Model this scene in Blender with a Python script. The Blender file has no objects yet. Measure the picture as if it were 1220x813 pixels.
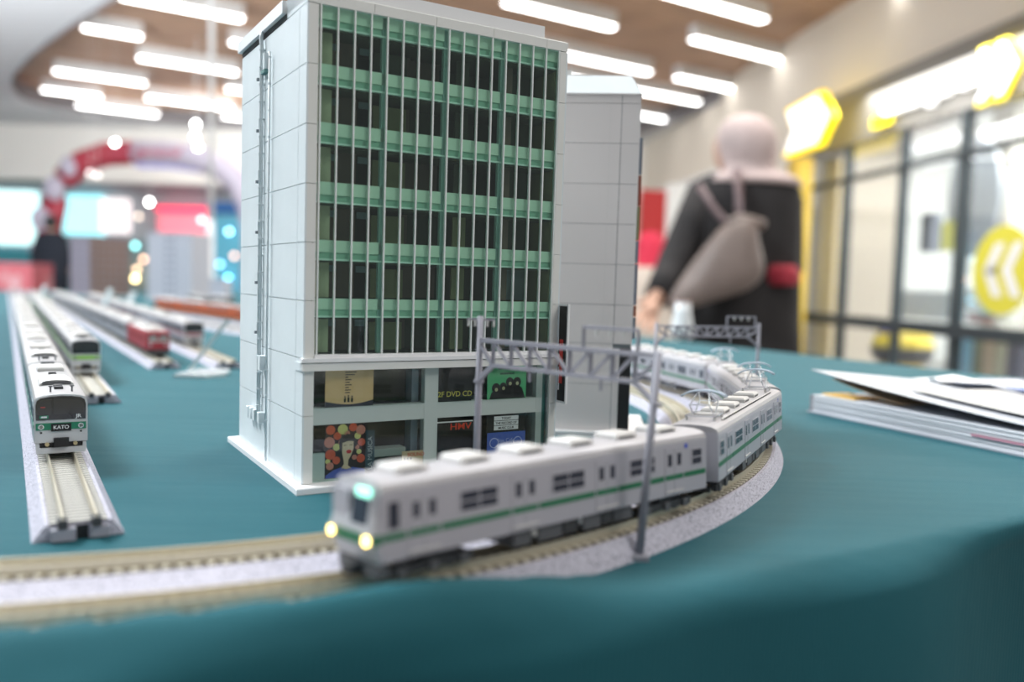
import bpy, bmesh, math, random
from mathutils import Vector, Matrix
random.seed(7)
SC = bpy.context.scene
COL = SC.collection
# ------------------------------------------------------------------ camera
FPX = 1016.0
ROLL, PITCH = math.radians(1.73), math.atan(70/1016.0)
CAMZ = 0.88            # metres above the floor, 80 mm above the table top
TZ = 0.80              # table top
fw = Vector((0, math.cos(PITCH), -math.sin(PITCH)))
r0 = Vector((1, 0, 0)); u0 = r0.cross(fw)
RX = r0*math.cos(ROLL) + u0*math.sin(ROLL)
UX = u0*math.cos(ROLL) - r0*math.sin(ROLL)
cd = bpy.data.cameras.new('camera'); cam = bpy.data.objects.new('camera', cd); COL.objects.link(cam)
cam.matrix_world = Matrix(((RX.x, UX.x, -fw.x, 0), (RX.y, UX.y, -fw.y, 0), (RX.z, UX.z, -fw.z, CAMZ), (0, 0, 0, 1)))
cd.sensor_fit = 'HORIZONTAL'; cd.sensor_width = 36; cd.lens = 36*FPX/1220
cd.clip_start = 0.01; cd.clip_end = 200
cd.dof.use_dof = True; cd.dof.focus_distance = 0.355; cd.dof.aperture_fstop = 5.6
SC.camera = cam
# ------------------------------------------------------------------ world, lights, exposure
w = bpy.data.worlds.new('world'); SC.world = w; w.use_nodes = True
bg = w.node_tree.nodes['Background']; bg.inputs[0].default_value = (0.93, 0.96, 1.0, 1); bg.inputs[1].default_value = 0.26
SC.view_settings.view_transform = 'Standard'; SC.view_settings.look = 'None'
SC.view_settings.exposure = 0.15; SC.view_settings.gamma = 1.0; SC.view_settings.use_curve_mapping = False

def area(name, loc, size, power, col=(1, 1, 1), target=None, sizey=None):
    d = bpy.data.lights.new(name, 'AREA'); d.energy = power; d.color = col; d.size = size
    if sizey: d.shape = 'RECTANGLE'; d.size_y = sizey
    o = bpy.data.objects.new(name, d); COL.objects.link(o); o.location = loc
    if target is not None:
        o.rotation_euler = (Vector(target)-Vector(loc)).to_track_quat('-Z', 'Y').to_euler()
    return o
area('hall_light', (-2.2, 0.9, 3.7), 1.8, 225, (0.93, 0.97, 1.0), (0, 0.5, 0.8), 1.2)
area('hall_light', (-3.5, 4.5, 3.75), 3.0, 190, (0.93, 0.97, 1.0), (-3.0, 4.5, 0), 3.0)
area('hall_light', (1.2, 3.4, 3.9), 2.5, 170, (1.0, 0.96, 0.9), (1.0, 2.6, 0), 2.5)
area('hall_light', (2.6, -0.8, 3.7), 1.6, 52, (1.0, 0.97, 0.93), (0.3, 0.5, 0.8), 1.2)
area('hall_light', (1.0, 0.3, 3.8), 2.2, 26, (1.0, 0.99, 0.97), (0.6, 0.1, 0.8), 1.6)
area('fill_light', (-6.5, 5.5, 2.2), 3.0, 480, (0.93, 0.97, 1.0), (-6.0, 9.0, 3.9), 3.0)  # added uplight without a fixture, brightens the white ceiling on the left
area('fill_light', (-5.0, 15.0, 2.9), 6.0, 190, (1, 0.98, 0.95), (-5.0, 18.2, 3.3), 0.6)  # added fill, no lamp stands here; whitens the far bulkhead
area('fill_light', (6.0, 2.0, 2.4), 2.0, 90, (1, 0.96, 0.9), (4.0, 8.0, 3.9), 2.0)  # added fill aimed up at the right-hand ceiling
area('hall_light', (-3.0, 13.0, 3.8), 5.0, 120, (1, 1, 1), (-3.0, 13.0, 0), 5.0)

# ------------------------------------------------------------------ helpers
def ray(px, py):
    return RX*((px-610)/FPX) - UX*((py-406.5)/FPX) + fw
def at(px, py, Y):            # world point (metres) seen at this pixel, Y metres in front
    d = ray(px, py); return Vector((0, 0, CAMZ)) + d*(Y/d.y)
def atz(px, py, z):           # world point on the horizontal plane z
    d = ray(px, py); return Vector((0, 0, CAMZ)) + d*((z-CAMZ)/d.z)

MATS = {}
def mat(name, col, rough=0.5, metal=0.0, emit=None, es=0.0, noise=0.0, nscale=50.0, bump=0.0, bscale=200.0, spec=0.5, sheen=0.0, coat=0.0, trans=0.0, speck=None):
    if name in MATS: return MATS[name]
    m = bpy.data.materials.new(name); m.use_nodes = True; nt = m.node_tree; b = nt.nodes['Principled BSDF']
    c4 = tuple(col)+(1,) if len(col) == 3 else col
    b.inputs['Base Color'].default_value = c4; b.inputs['Roughness'].default_value = rough; b.inputs['Metallic'].default_value = metal
    b.inputs['Specular IOR Level'].default_value = spec
    b.inputs['Sheen Weight'].default_value = sheen; b.inputs['Coat Weight'].default_value = coat
    b.inputs['Transmission Weight'].default_value = trans
    if emit: b.inputs['Emission Color'].default_value = tuple(emit)+(1,); b.inputs['Emission Strength'].default_value = es
    tc = nt.nodes.new('ShaderNodeTexCoord')
    if noise > 0 or speck:
        n = nt.nodes.new('ShaderNodeTexNoise'); n.inputs['Scale'].default_value = nscale; n.inputs['Detail'].default_value = 4
        nt.links.new(tc.outputs['Object'], n.inputs['Vector'])
        r = nt.nodes.new('ShaderNodeValToRGB')
        k = noise
        lo = speck if speck else tuple(max(0, x*(1-k)) for x in col[:3])
        hi = tuple(min(1, x*(1+k)) for x in col[:3]) if not speck else tuple(col[:3])
        r.color_ramp.elements[0].position = 0.35; r.color_ramp.elements[1].position = 0.65 if not speck else 0.5
        r.color_ramp.elements[0].color = tuple(lo)+(1,); r.color_ramp.elements[1].color = tuple(hi)+(1,)
        nt.links.new(n.outputs['Fac'], r.inputs['Fac']); nt.links.new(r.outputs['Color'], b.inputs['Base Color'])
    if bump > 0:
        n2 = nt.nodes.new('ShaderNodeTexNoise'); n2.inputs['Scale'].default_value = bscale; n2.inputs['Detail'].default_value = 3
        nt.links.new(tc.outputs['Object'], n2.inputs['Vector'])
        bp = nt.nodes.new('ShaderNodeBump'); bp.inputs['Strength'].default_value = bump; bp.inputs['Distance'].default_value = 0.0005
        nt.links.new(n2.outputs['Fac'], bp.inputs['Height']); nt.links.new(bp.outputs['Normal'], b.inputs['Normal'])
    MATS[name] = m; return m
def glassmat(name, tint, refl=0.12, rough=0.02):
    if name in MATS: return MATS[name]
    m = bpy.data.materials.new(name); m.use_nodes = True; nt = m.node_tree
    nt.nodes.remove(nt.nodes['Principled BSDF']); out = nt.nodes['Material Output']
    t = nt.nodes.new('ShaderNodeBsdfTransparent'); t.inputs[0].default_value = tuple(tint)+(1,)
    g = nt.nodes.new('ShaderNodeBsdfGlossy'); g.inputs[1].default_value = rough
    fr = nt.nodes.new('ShaderNodeLayerWeight'); fr.inputs[0].default_value = 0.5
    pw = nt.nodes.new('ShaderNodeMath'); pw.operation = 'POWER'; pw.inputs[1].default_value = 3.0; nt.links.new(fr.outputs['Facing'], pw.inputs[0])
    ma = nt.nodes.new('ShaderNodeMath'); ma.operation = 'MULTIPLY_ADD'; ma.inputs[1].default_value = 0.55; ma.inputs[2].default_value = refl*0.3; nt.links.new(pw.outputs[0], ma.inputs[0])
    mx = nt.nodes.new('ShaderNodeMixShader')
    nt.links.new(ma.outputs[0], mx.inputs[0]); nt.links.new(t.outputs[0], mx.inputs[1]); nt.links.new(g.outputs[0], mx.inputs[2])
    nt.links.new(mx.outputs[0], out.inputs[0]); MATS[name] = m; return m

class MB:
    """collects geometry; units are mm unless s is changed"""
    def __init__(self): self.v = []; self.f = []
    def add(self, vs, fs, M=None):
        o = len(self.v)
        for p in vs:
            p = Vector(p); self.v.append(tuple(M @ p) if M is not None else tuple(p))
        for f in fs: self.f.append(tuple(i+o for i in f))
        return self
    def box(self, x0, x1, y0, y1, z0, z1, M=None):
        vs = [(x0, y0, z0), (x1, y0, z0), (x1, y1, z0), (x0, y1, z0), (x0, y0, z1), (x1, y0, z1), (x1, y1, z1), (x0, y1, z1)]
        return self.add(vs, [(3, 2, 1, 0), (4, 5, 6, 7), (0, 1, 5, 4), (1, 2, 6, 5), (2, 3, 7, 6), (3, 0, 4, 7)], M)
    def cbox(self, x0, x1, y0, y1, z0, z1, c, M=None):   # box with chamfered upper edges
        vs = [(x0, y0, z0), (x1, y0, z0), (x1, y1, z0), (x0, y1, z0), (x0, y0, z1-c), (x1, y0, z1-c), (x1, y1, z1-c), (x0, y1, z1-c),
              (x0+c, y0+c, z1), (x1-c, y0+c, z1), (x1-c, y1-c, z1), (x0+c, y1-c, z1)]
        return self.add(vs, [(3, 2, 1, 0), (0, 1, 5, 4), (1, 2, 6, 5), (2, 3, 7, 6), (3, 0, 4, 7), (4, 5, 9, 8), (5, 6, 10, 9), (6, 7, 11, 10), (7, 4, 8, 11), (8, 9, 10, 11)], M)
    def loft(self, rings, cap=True, closed=True):
        n = len(rings[0]); o = len(self.v)
        for r in rings:
            for p in r: self.v.append(tuple(p))
        for i in range(len(rings)-1):
            for j in range(n if closed else n-1):
                a = o+i*n+j; b = o+i*n+(j+1) % n
                self.f.append((a, b, b+n, a+n))
        if cap and closed:
            self.f.append(tuple(o+j for j in reversed(range(n)))); self.f.append(tuple(o+(len(rings)-1)*n+j for j in range(n)))
        return self
    def prism(self, poly, x0, x1, axis='x'):   # poly of (a,b), extruded on axis
        def q(a, b, t): return {'x': (t, a, b), 'y': (a, t, b), 'z': (a, b, t)}[axis]
        return self.loft([[q(a, b, x0) for a, b in poly], [q(a, b, x1) for a, b in poly]])
    def tube(self, pts, r, n=8, r2=None):
        pts = [Vector(p) for p in pts]; rings = []
        for i, p in enumerate(pts):
            t = (pts[min(i+1, len(pts)-1)]-pts[max(i-1, 0)]).normalized()
            ref = Vector((0, 0, 1)) if abs(t.z) < 0.9 else Vector((1, 0, 0))
            a = t.cross(ref).normalized(); b = a.cross(t).normalized()
            rr = r if r2 is None else r+(r2-r)*i/(len(pts)-1)
            rings.append([p+a*rr*math.cos(2*math.pi*k/n)+b*rr*math.sin(2*math.pi*k/n) for k in range(n)])
        return self.loft(rings)
    def bar(self, a, b, w, h=None):
        a, b = Vector(a), Vector(b); h = h or w; t = (b-a).normalized()
        ref = Vector((0, 0, 1)) if abs(t.z) < 0.95 else Vector((1, 0, 0))
        s = t.cross(ref).normalized()*w/2; u = s.cross(t).normalized()*h/2
        return self.loft([[p+s+u, p-s+u, p-s-u, p+s-u] for p in (a, b)])
    def ball(self, c, rx, ry=None, rz=None, n=12, m=8, M=None):
        ry = ry or rx; rz = rz or rx; c = Vector(c); rings = []
        for i in range(m+1):
            ph = math.pi*i/m; s = max(math.sin(ph), 0.001)
            rings.append([c+Vector((rx*s*math.cos(2*math.pi*k/n), ry*s*math.sin(2*math.pi*k/n), -rz*math.cos(ph))) for k in range(n)])
        if M is not None: rings = [[M @ p for p in r] for r in rings]
        return self.loft(rings)
    def disc(self, c, r, t, axis='y', n=20, rb=None):
        rb = rb or r; c = Vector(c)
        def q(a, b, d): return {'x': Vector((d, a, b)), 'y': Vector((a, d, b)), 'z': Vector((a, b, d))}[axis]
        return self.loft([[c+q(r*math.cos(2*math.pi*k/n), rb*math.sin(2*math.pi*k/n), d) for k in range(n)] for d in (0, t)])
    def mesh(self, name, s=0.001, smooth=False):
        me = bpy.data.meshes.new(name); me.from_pydata([(x*s, y*s, z*s) for x, y, z in self.v], [], self.f)
        bm = bmesh.new(); bm.from_mesh(me); bmesh.ops.recalc_face_normals(bm, faces=bm.faces); bm.to_mesh(me); bm.free()
        if smooth:
            for p in me.polygons: p.use_smooth = True
        return me
    def build(self, name, m, parent=None, s=0.001, smooth=False, loc=None):
        me = self.mesh(name, s, smooth); me.materials.append(m); return link(name, me, parent, loc)
def link(name, me, parent=None, loc=None, rot=None):
    o = bpy.data.objects.new(name, me); COL.objects.link(o)
    if parent: o.parent = parent
    if loc is not None: o.location = loc
    if rot is not None: o.rotation_euler = rot
    return o
def tag(o, label, cat, group=None, kind=None):
    o['label'] = label; o['category'] = cat
    if group: o['group'] = group
    if kind: o['kind'] = kind
    return o
def thing(name, label, cat, loc=(0, 0, 0), rz=0.0, group=None):
    o = bpy.data.objects.new(name, None); COL.objects.link(o); o.empty_display_size = 0.01
    o.location = loc; o.rotation_euler = (0, 0, rz); return tag(o, label, cat, group)
def struct(o): o['kind'] = 'structure'; return o
CACHE = {}
def shared(key, fn, m, name, parent, loc=(0, 0, 0), rot=None, smooth=False, s=0.001):
    """part whose mesh data is shared between alike pieces; loc in metres"""
    k = (key, m.name)
    if k not in CACHE:
        me = fn().mesh(key, s, smooth); me.materials.append(m); CACHE[k] = me
    return link(name, CACHE[k], parent, loc, rot)
def mm(x, y, z): return (x*0.001, y*0.001, z*0.001)
def text_mesh(body, size, m, name, parent, loc, rot, ext=0.02, align='CENTER', shear=0, sx=1.0, bold=0.0):
    cu = bpy.data.curves.new('t', 'FONT'); cu.body = body; cu.size = size; cu.extrude = ext; cu.align_x = align; cu.align_y = 'CENTER'; cu.shear = shear; cu.offset = bold
    cu.resolution_u = 3
    o = bpy.data.objects.new('t', cu); COL.objects.link(o)
    dg = bpy.context.evaluated_depsgraph_get(); me = bpy.data.meshes.new_from_object(o.evaluated_get(dg))
    bpy.data.objects.remove(o); me.materials.clear(); me.materials.append(m)
    t = link(name, me, parent, loc, rot); t.scale = (sx, 1, 1); return t
def on_table(x, y, z=0): return Vector((x*0.001, y*0.001, TZ+z*0.001))

# directions of the table and of the model building
AZ = math.radians(30.75)
D1 = Vector((math.cos(AZ), math.sin(AZ), 0)); D2 = Vector((-math.sin(AZ), math.cos(AZ), 0))

# ------------------------------------------------------------------ materials
M_grey = mat('plastic_grey', (0.68, 0.68, 0.66), 0.45)
M_bside = mat('wall_plastic', (0.74, 0.80, 0.82), 0.5, noise=0.02, nscale=60)
M_bfront = mat('front_plastic', (0.78, 0.79, 0.76), 0.5)
M_groove = mat('groove_shadow', (0.22, 0.25, 0.27), 0.8)
M_white = mat('white_plastic', (0.86, 0.87, 0.88), 0.4)
M_mull = mat('mullion_plastic', (0.84, 0.88, 0.86), 0.35)
M_black = mat('black_plastic', (0.012, 0.012, 0.014), 0.5)
M_dark = mat('dark_plastic', (0.05, 0.052, 0.056), 0.55)
M_under = mat('underframe_grey', (0.11, 0.115, 0.125), 0.6)
M_train = mat('train_silver', (0.50, 0.49, 0.54), 0.38, metal=0.25)
M_trainroof = mat('train_roof', (0.42, 0.41, 0.43), 0.5)
M_ac = mat('ac_unit_white', (0.66, 0.65, 0.63), 0.45)
M_green = mat('stripe_green', (0.015, 0.17, 0.075), 0.45)
M_win = mat('train_window', (0.035, 0.04, 0.06), 0.22, spec=0.5)
M_metal = mat('bright_metal', (0.75, 0.77, 0.8), 0.25, metal=0.9)
M_bal = mat('ballast_grey', (0.56, 0.55, 0.63), 0.9, speck=(0.20, 0.20, 0.26), nscale=1400, bump=0.6, bscale=1200)
M_sleep = mat('concrete_sleeper', (0.54, 0.51, 0.42), 0.8)
M_sleepw = mat('pale_concrete_sleeper', (0.66, 0.65, 0.60), 0.8)
M_fillg = mat('shaded_ballast_grey', (0.12, 0.12, 0.13), 0.9, speck=(0.09, 0.09, 0.10), nscale=1500); M_fillb = mat('shaded_ballast_brown', (0.15, 0.125, 0.09), 0.9, speck=(0.10, 0.08, 0.06), nscale=1500)  # ballast between sleepers coloured darker to stand in for occlusion there
M_rail = mat('rail_nickel', (0.62, 0.57, 0.45), 0.35, metal=0.6)
M_mast = mat('mast_grey', (0.33, 0.33, 0.38), 0.55)

# ------------------------------------------------------------------ hall: floor, ceilings, walls
M_floor = mat('floor_tile', (0.26, 0.25, 0.24), 0.35, noise=0.06, nscale=1.5)
struct(MB().box(-14, 9, -4, 27, -0.1, 0).build('floor', M_floor, s=1))
def room_edge():
    pts = [(6.9, -1), (5.7, 3.5), (4.35, 8.9), (3.45, 12.5), (2.65, 15.9), (1.6, 17.3), (-2, 17.6), (-5.5, 17.5), (-7.8, 16.9), (-8.7, 15.6), (-8.3, 14.2), (-7.25, 12.7), (-5.9, 11.1), (-4.5, 9.6), (-2.8, 7.8), (-1.2, 5.5), (0.4, 2.6), (1.2, -1)]
    out = []
    n = len(pts)
    for i in range(n):
        p0, p1, p2, p3 = [Vector(pts[(i+k) % n]+(0,)) for k in (-1, 0, 1, 2)]
        for t in (0, 0.25, 0.5, 0.75):
            out.append(0.5*((2*p1)+(p2-p0)*t+(2*p0-5*p1+4*p2-p3)*t*t+(3*p1-p0-3*p2+p3)*t**3))
    return out
HOLE = room_edge(); CZ = 3.88
cc = Vector((-1.5, 9, 0))
M_ceil = mat('ceiling_white', (0.70, 0.72, 0.75), 0.8)
mb = MB()
outer = []
for p in HOLE:
    d = (p-cc).normalized(); t = 1e9
    for ax, lim in ((0, 9.0), (0, -14.0), (1, 27.0), (1, -4.0)):
        if abs(d[ax]) > 1e-6:
            k = (lim-cc[ax])/d[ax]
            if k > 0: t = min(t, k)
    outer.append(cc+d*t)
mb.loft([[Vector((p.x, p.y, CZ)) for p in HOLE], [Vector((p.x, p.y, CZ)) for p in outer]], cap=False)
struct(mb.build('ceiling', M_ceil, s=1))
M_rim = mat('ceiling_rim', (0.18, 0.17, 0.18), 0.6)
mb = MB(); mb.loft([[Vector((p.x, p.y, CZ-0.05)) for p in HOLE], [Vector((p.x, p.y, CZ+0.3)) for p in HOLE]], cap=False)
struct(mb.build('trim_1', M_rim, s=1))
M_wood = mat('ceiling_wood', (0.52, 0.335, 0.23), 0.6, noise=0.12, nscale=2.0)
M_woodgap = mat('ceiling_gap', (0.27, 0.17, 0.115), 0.8)
wc = struct(MB().box(-10, 8, -2, 19, CZ+0.32, CZ+0.38).build('ceiling_panel', M_woodgap, s=1))
# wooden slats run along the lamps' direction; clipped to the opening
LA = math.radians(32.5); LD = Vector((math.cos(LA), math.sin(LA), 0)); LN = Vector((-LD.y, LD.x, 0))
def clip_spans(c):
    base = LN*c; ts = []
    n = len(HOLE)
    for i in range(n):
        a, b = HOLE[i], HOLE[(i+1) % n]; da, db = a.dot(LN)-c, b.dot(LN)-c
        if (da < 0) != (db < 0):
            p = a+(b-a)*(da/(da-db)); ts.append(p.dot(LD))
    ts.sort(); return [(ts[i], ts[i+1]) for i in range(0, len(ts)-1, 2)]
c = -1.0
while c < 19:
    for a, b in clip_spans(c):
        if b-a > 0.2:
            p = LN*c
            mb = MB(); mb.bar(p+LD*(a-.0)+Vector((0, 0, CZ+0.27)), p+LD*b+Vector((0, 0, CZ+0.27)), 0.115, 0.08)
            mb.build('ceiling_slat', M_wood, wc, s=1)
    c += 0.145
# line lamps
M_lamp = mat('lamp_white', (1, 1, 1), 0.5, emit=(1, 0.99, 0.98), es=9.0)
M_lampb = mat('lamp_housing', (0.8, 0.8, 0.8), 0.5)
LAMPS = [((140, 3), (293, 28), 'nearest lamp on the upper left, cut by the top of the frame'), ((97, 38), (170, 50), 'short lamp near the curved ceiling edge on the left'), ((162, 73), (285, 92), 'long lamp left of the tall model building'),
 ((62, 88), (175, 105), 'long lamp close to the curved left ceiling edge'), ((57, 108), (113, 122), 'short lamp at the far left end of the wooden ceiling'), ((175, 118), (275, 135), 'long lamp low on the left beside the model building'),
 ((92, 127), (187, 142), 'farthest long lamp above the red and white arch'), ((595, 10), (737, 38), 'long lamp just above the model building roof'), ((640, 62), (772, 93), 'long lamp partly hidden by the top right of the model building'),
 ((690, 92), (817, 130), 'lamp emerging right of the beige rear model building roof'), ((690, 122), (775, 150), 'farthest lamp on the right, nearly hidden by the rear model building'), ((780, 0), (920, 28), 'nearest long lamp at the top middle right'),
 ((827, 50), (940, 82), 'long lamp right of centre near the wall'), ((812, 95), (868, 113), 'short lamp right of centre above the headscarf'), ((1050, -14), (1110, 6), 'lamp at the top right, nearly out of frame'),
 ((277, 52), (400, 80), 'lamp mostly hidden behind the upper left edge of the model building'), ((270, 108), (400, 130), 'lamp hidden behind the model building, below the first one'), ((265, 140), (400, 160), 'lowest lamp hidden behind the model building')]
for a, b, lb in LAMPS:
    A = atz(a[0], a[1], CZ); B = atz(b[0], b[1], CZ); mid = (A+B)/2; L = (B-A).length/2*0.96
    t = thing('ceiling_lamp', 'white linear '+lb, 'ceiling lamp', (mid.x, mid.y, CZ+0.06), LA, 'linear lamps in the wooden ceiling')
    MB().box(-L, L, -.07, .07, 0.0, 0.17).build('housing', M_lampb, t, s=1)
    MB().box(-L+.01, L-.01, -.055, .055, -0.015, 0.0).build('diffuser', M_lamp, t, s=1)
# right-hand wall
M_cream = mat('wall_cream', (0.72, 0.66, 0.57), 0.8)
M_offw = mat('wall_offwhite', (0.80, 0.79, 0.77), 0.8)
W0 = at(1220, 354, 6.7); W0.z = 0
WD = Vector((-0.115, 0.993, 0)).normalized(); WN = Vector((-WD.y*1, WD.x, 0)); WN = Vector((-0.993, -0.115, 0)).normalized()
WR = math.atan2(WD.y, WD.x)
def wallpt(a, z, off=0): return W0+WD*a+WN*off+Vector((0, 0, z))
def wbox(mb, a0, a1, z0, z1, o0, o1):
    P = [wallpt(a, z, o) for z in (z0, z1) for a, o in ((a0, o0), (a1, o0), (a1, o1), (a0, o1))]
    return mb.add(P, [(3, 2, 1, 0), (4, 5, 6, 7), (0, 1, 5, 4), (1, 2, 6, 5), (2, 3, 7, 6), (3, 0, 4, 7)])
def onwall(px, py, off=0.0):   # point of the storefront plane seen at this pixel -> (a, z)
    d = ray(px, py); o = Vector((0, 0, CAMZ)); q = W0+WN*off
    k = (q-o).dot(WN)/d.dot(WN); p = o+d*k
    return (p-W0).dot(WD), p.z
mb = MB(); wbox(mb, -3.5, 13.5, 3.12, CZ+.4, -0.3, 0.0); struct(mb.build('wall_right', M_cream, s=1))
mb = MB(); wbox(mb, 4.42, 13.5, 0, 3.12, -0.3, 0.0); struct(mb.build('wall_right_far', M_cream, s=1))
M_fascia = mat('shop_fascia', (0.19, 0.18, 0.165), 0.6)
mb = MB(); wbox(mb, -3.5, 4.35, 2.5, 3.12, -0.25, 0.02); struct(mb.build('trim_2', M_fascia, s=1))
mb = MB(); wbox(mb, 5.2, 10.5, 2.15, 2.75, 0.0, 0.12)
tag(mb.build('fascia_board', M_offw, s=1), 'long off-white board along the cream wall behind the headscarf', 'board')
# shop front: frames and panes
t = thing('glazed_storefront', 'glazed shop front with dark frames under the lit yellow sign', 'shop front')
M_frame = mat('shop_frame', (0.025, 0.035, 0.042), 0.5)
M_pane = glassmat('shop_glass', (0.93, 0.95, 0.95), 0.15)
cols = [4.35] + [onwall(x, 300)[0] for x in (1005, 1071, 1143)] + [onwall(1240, 300)[0]-0.25, -2.2, -3.5]
wid = [0.07, 0.05, 0.04, 0.07, 0.06, 0.06, 0.06]
for a, wd_ in zip(cols, wid):
    mb = MB(); wbox(mb, a-wd_/2, a+wd_/2, 0, 2.5, -0.06, 0.04); mb.build('mullion', M_frame, t, s=1)
for z, hh in ((0.57, 0.12), (2.12, 0.045), (0.06, 0.12)):
    mb = MB(); wbox(mb, -3.5, 4.35, z-hh/2, z+hh/2, -0.05, 0.05); mb.build('transom', M_frame, t, s=1)
for i in range(len(cols)-1):
    for z0, z1 in ((0.12, 0.505), (0.635, 2.085), (2.155, 2.5)):
        mb = MB(); wbox(mb, cols[i+1], cols[i], z0, z1, -0.005, 0.005); mb.build('pane', M_pane, t, s=1)
# shop interior
M_shopw = mat('shop_wall', (0.83, 0.84, 0.83), 0.8)
M_shoptan = mat('shop_wall_tan', (0.55, 0.48, 0.40), 0.8)
mb = MB(); wbox(mb, -3.5, 4.6, 0, 3.1, -3.6, -3.5); wbox(mb, 4.5, 4.6, 0, 3.1, -3.5, -0.3); wbox(mb, -3.6, -3.5, 0, 3.1, -3.5, -0.3)
struct(mb.build('wall_shop', M_shopw, s=1))
mb = MB(); wbox(mb, -3.5, 4.6, 3.0, 3.1, -3.5, -0.3); struct(mb.build('ceiling_shop', M_shopw, s=1))
mb = MB(); wbox(mb, 3.9, 4.5, 0, 3.0, -1.2, -0.4); tag(mb.build('display_partition', M_shoptan, s=1), 'tan partition inside the shop behind the first panes', 'partition')
mb = MB(); wbox(mb, 2.7, 3.05, 0, 3.0, -2.2, -1.8); tag(mb.build('column', mat('col_taupe', (0.42, 0.40, 0.36), 0.7), s=1), 'taupe column inside the shop, seen through the second pane', 'column')
area('shop_light', wallpt(0.8, 2.95, -1.8), 5.0, 650, (1, 1, 0.98), wallpt(0.8, 0, -1.8), 3.0)
for i, (px0, px1, py, o) in enumerate(((1085, 1143, 178, -1.5), (1094, 1145, 197, -1.7), (1108, 1145, 212, -2.5), (1178, 1235, 160, -0.9))):
    a0, z0 = onwall(px0, py, o); a1, _ = onwall(px1, py, o)
    mb = MB(); wbox(mb, min(a0, a1), max(a0, a1), z0-0.03, z0+0.03, o-0.10, o+0.10)
    tag(mb.build('shop_lamp', mat('shop_lamp', (1, 1, 1), 0.5, emit=(0.95, 0.95, 1.0), es=1.3 if i < 3 else 4), s=1), ['pale lamp inside the shop, topmost of three', 'pale lamp inside the shop, middle of three', 'pale lamp inside the shop, lowest of three', 'bright tube inside the shop at the right frame edge'][i], 'lamp')
# things seen in the shop window
def shop_item(name, pts, o, m, label, cat, th=0.12):
    (x0, y0), (x1, y1) = pts; a0, zt = onwall(x0, y0, o); a1, zb = onwall(x1, y1, o); _, zt2 = onwall(x1, y0, o); _, zb2 = onwall(x0, y1, o)
    mb = MB(); wbox(mb, min(a0, a1), max(a0, a1), min(zb, zb2), max(zt, zt2)-0.0, o-th, o)
    return tag(mb.build(name, m, s=1), label, cat)
ga, gz = onwall(1163, 235, -1.0)
mb = MB(); mb.add([wallpt(ga+.42*math.cos(k*math.pi/14), gz+.62*math.sin(k*math.pi/14), -1.0+dd) for dd in (0, .05) for k in range(28)], [tuple(range(28)), tuple(range(55, 27, -1))]+[(k, (k+1) % 28, 28+(k+1) % 28, 28+k) for k in range(28)])
tag(mb.build('wall_mirror', mat('mirror_grey', (0.28, 0.31, 0.35), 0.3), s=1), 'large grey oval panel inside the shop beside the yellow sticker', 'mirror')
shop_item('hanging_garment', ((1122, 265), (1140, 298)), -0.9, mat('olive_yellow', (0.62, 0.60, 0.18), 0.7), 'olive yellow item hanging inside the shop', 'garment')
shop_item('display_counter', ((1073, 348), (1140, 378)), -0.5, mat('counter_grey', (0.55, 0.57, 0.58), 0.5), 'pale grey counter inside the shop behind the middle panes', 'counter')
shop_item('hanging_garment', ((1098, 255), (1108, 300)), -1.1, mat('garment_dark', (0.12, 0.13, 0.16), 0.7), 'dark slim item hanging inside the shop', 'garment')
for i, (x0, x1, cc_, lb) in enumerate(((1143, 1153, (0.22, 0.45, 0.62), 'light blue'), (1159, 1166, (0.20, 0.22, 0.14), 'dark olive'), (1172, 1178, (0.55, 0.42, 0.30), 'tan'), (1184, 1191, (0.45, 0.44, 0.33), 'khaki'), (1200, 1212, (0.10, 0.11, 0.16), 'navy'))):
    shop_item('stacked_box', ((x0+1.5, 398), (x1, 460)), -0.25, mat('stock%d' % i, cc_, 0.6), lb+' upright box at the foot of the shop window', 'box')
for i, (x0, x1, y0, y1, cc_, lb) in enumerate(((1146, 1166, 345, 371, (0.75, 0.77, 0.78), 'white'), (1170, 1186, 352, 376, (0.35, 0.55, 0.56), 'teal'), (1152, 1168, 374, 384, (0.35, 0.16, 0.15), 'dark red'), (1188, 1200, 358, 384, (0.8, 0.8, 0.78), 'cream'))):
    shop_item('goods_box', ((x0, y0), (x1, y1)), -0.35, mat('goods%d' % i, cc_, 0.6), lb+' package on the shop window ledge below the yellow circle', 'package')
# helmet-shaped toy behind the lower pane
ha, hz = onwall(1075, 412, -0.45); HP = wallpt(ha, hz-0.02, -0.45)
t = thing('toy_helmet', 'yellow and black helmet-shaped toy behind the lower shop pane', 'toy', (HP.x, HP.y, 0), WR)
hb = HP.z
mb = MB(); R_ = 0.31
def dome(z0, z1, sc, n=20, m=6):
    mbb = MB(); rings = []
    for i in range(m+1):
        z = z0+(z1-z0)*i/m; q = max(0.02, 1-((z)/(1.0))**2)**0.5
        rings.append([Vector((R_*sc*q*math.cos(2*math.pi*k/n), R_*sc*q*math.sin(2*math.pi*k/n), hb+z*0.26)) for k in range(n)])
    return mbb.loft(rings)
dome(0.0, 0.99, 1.0).build('shell', mat('toy_yellow', (0.80, 0.60, 0.05), 0.4), t, s=1, smooth=True)
dome(-0.62, 0.02, 1.04).build('visor', mat('toy_black', (0.05, 0.05, 0.055), 0.3), t, s=1, smooth=True)
dome(-0.95, -0.6, 1.0).build('chin_guard', mat('toy_yellow2', (0.75, 0.52, 0.06), 0.4), t, s=1, smooth=True)
mb = MB(); mb.ball((-0.02, 0.16, hb+0.17), 0.12, 0.10, 0.10); mb.build('badge', mat('toy_purple', (0.25, 0.20, 0.65), 0.5), t, s=1, smooth=True)
MB().box(-.2, .2, -.2, .2, 0, hb-0.24).build('plinth', M_shopw, t, s=1)
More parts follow.
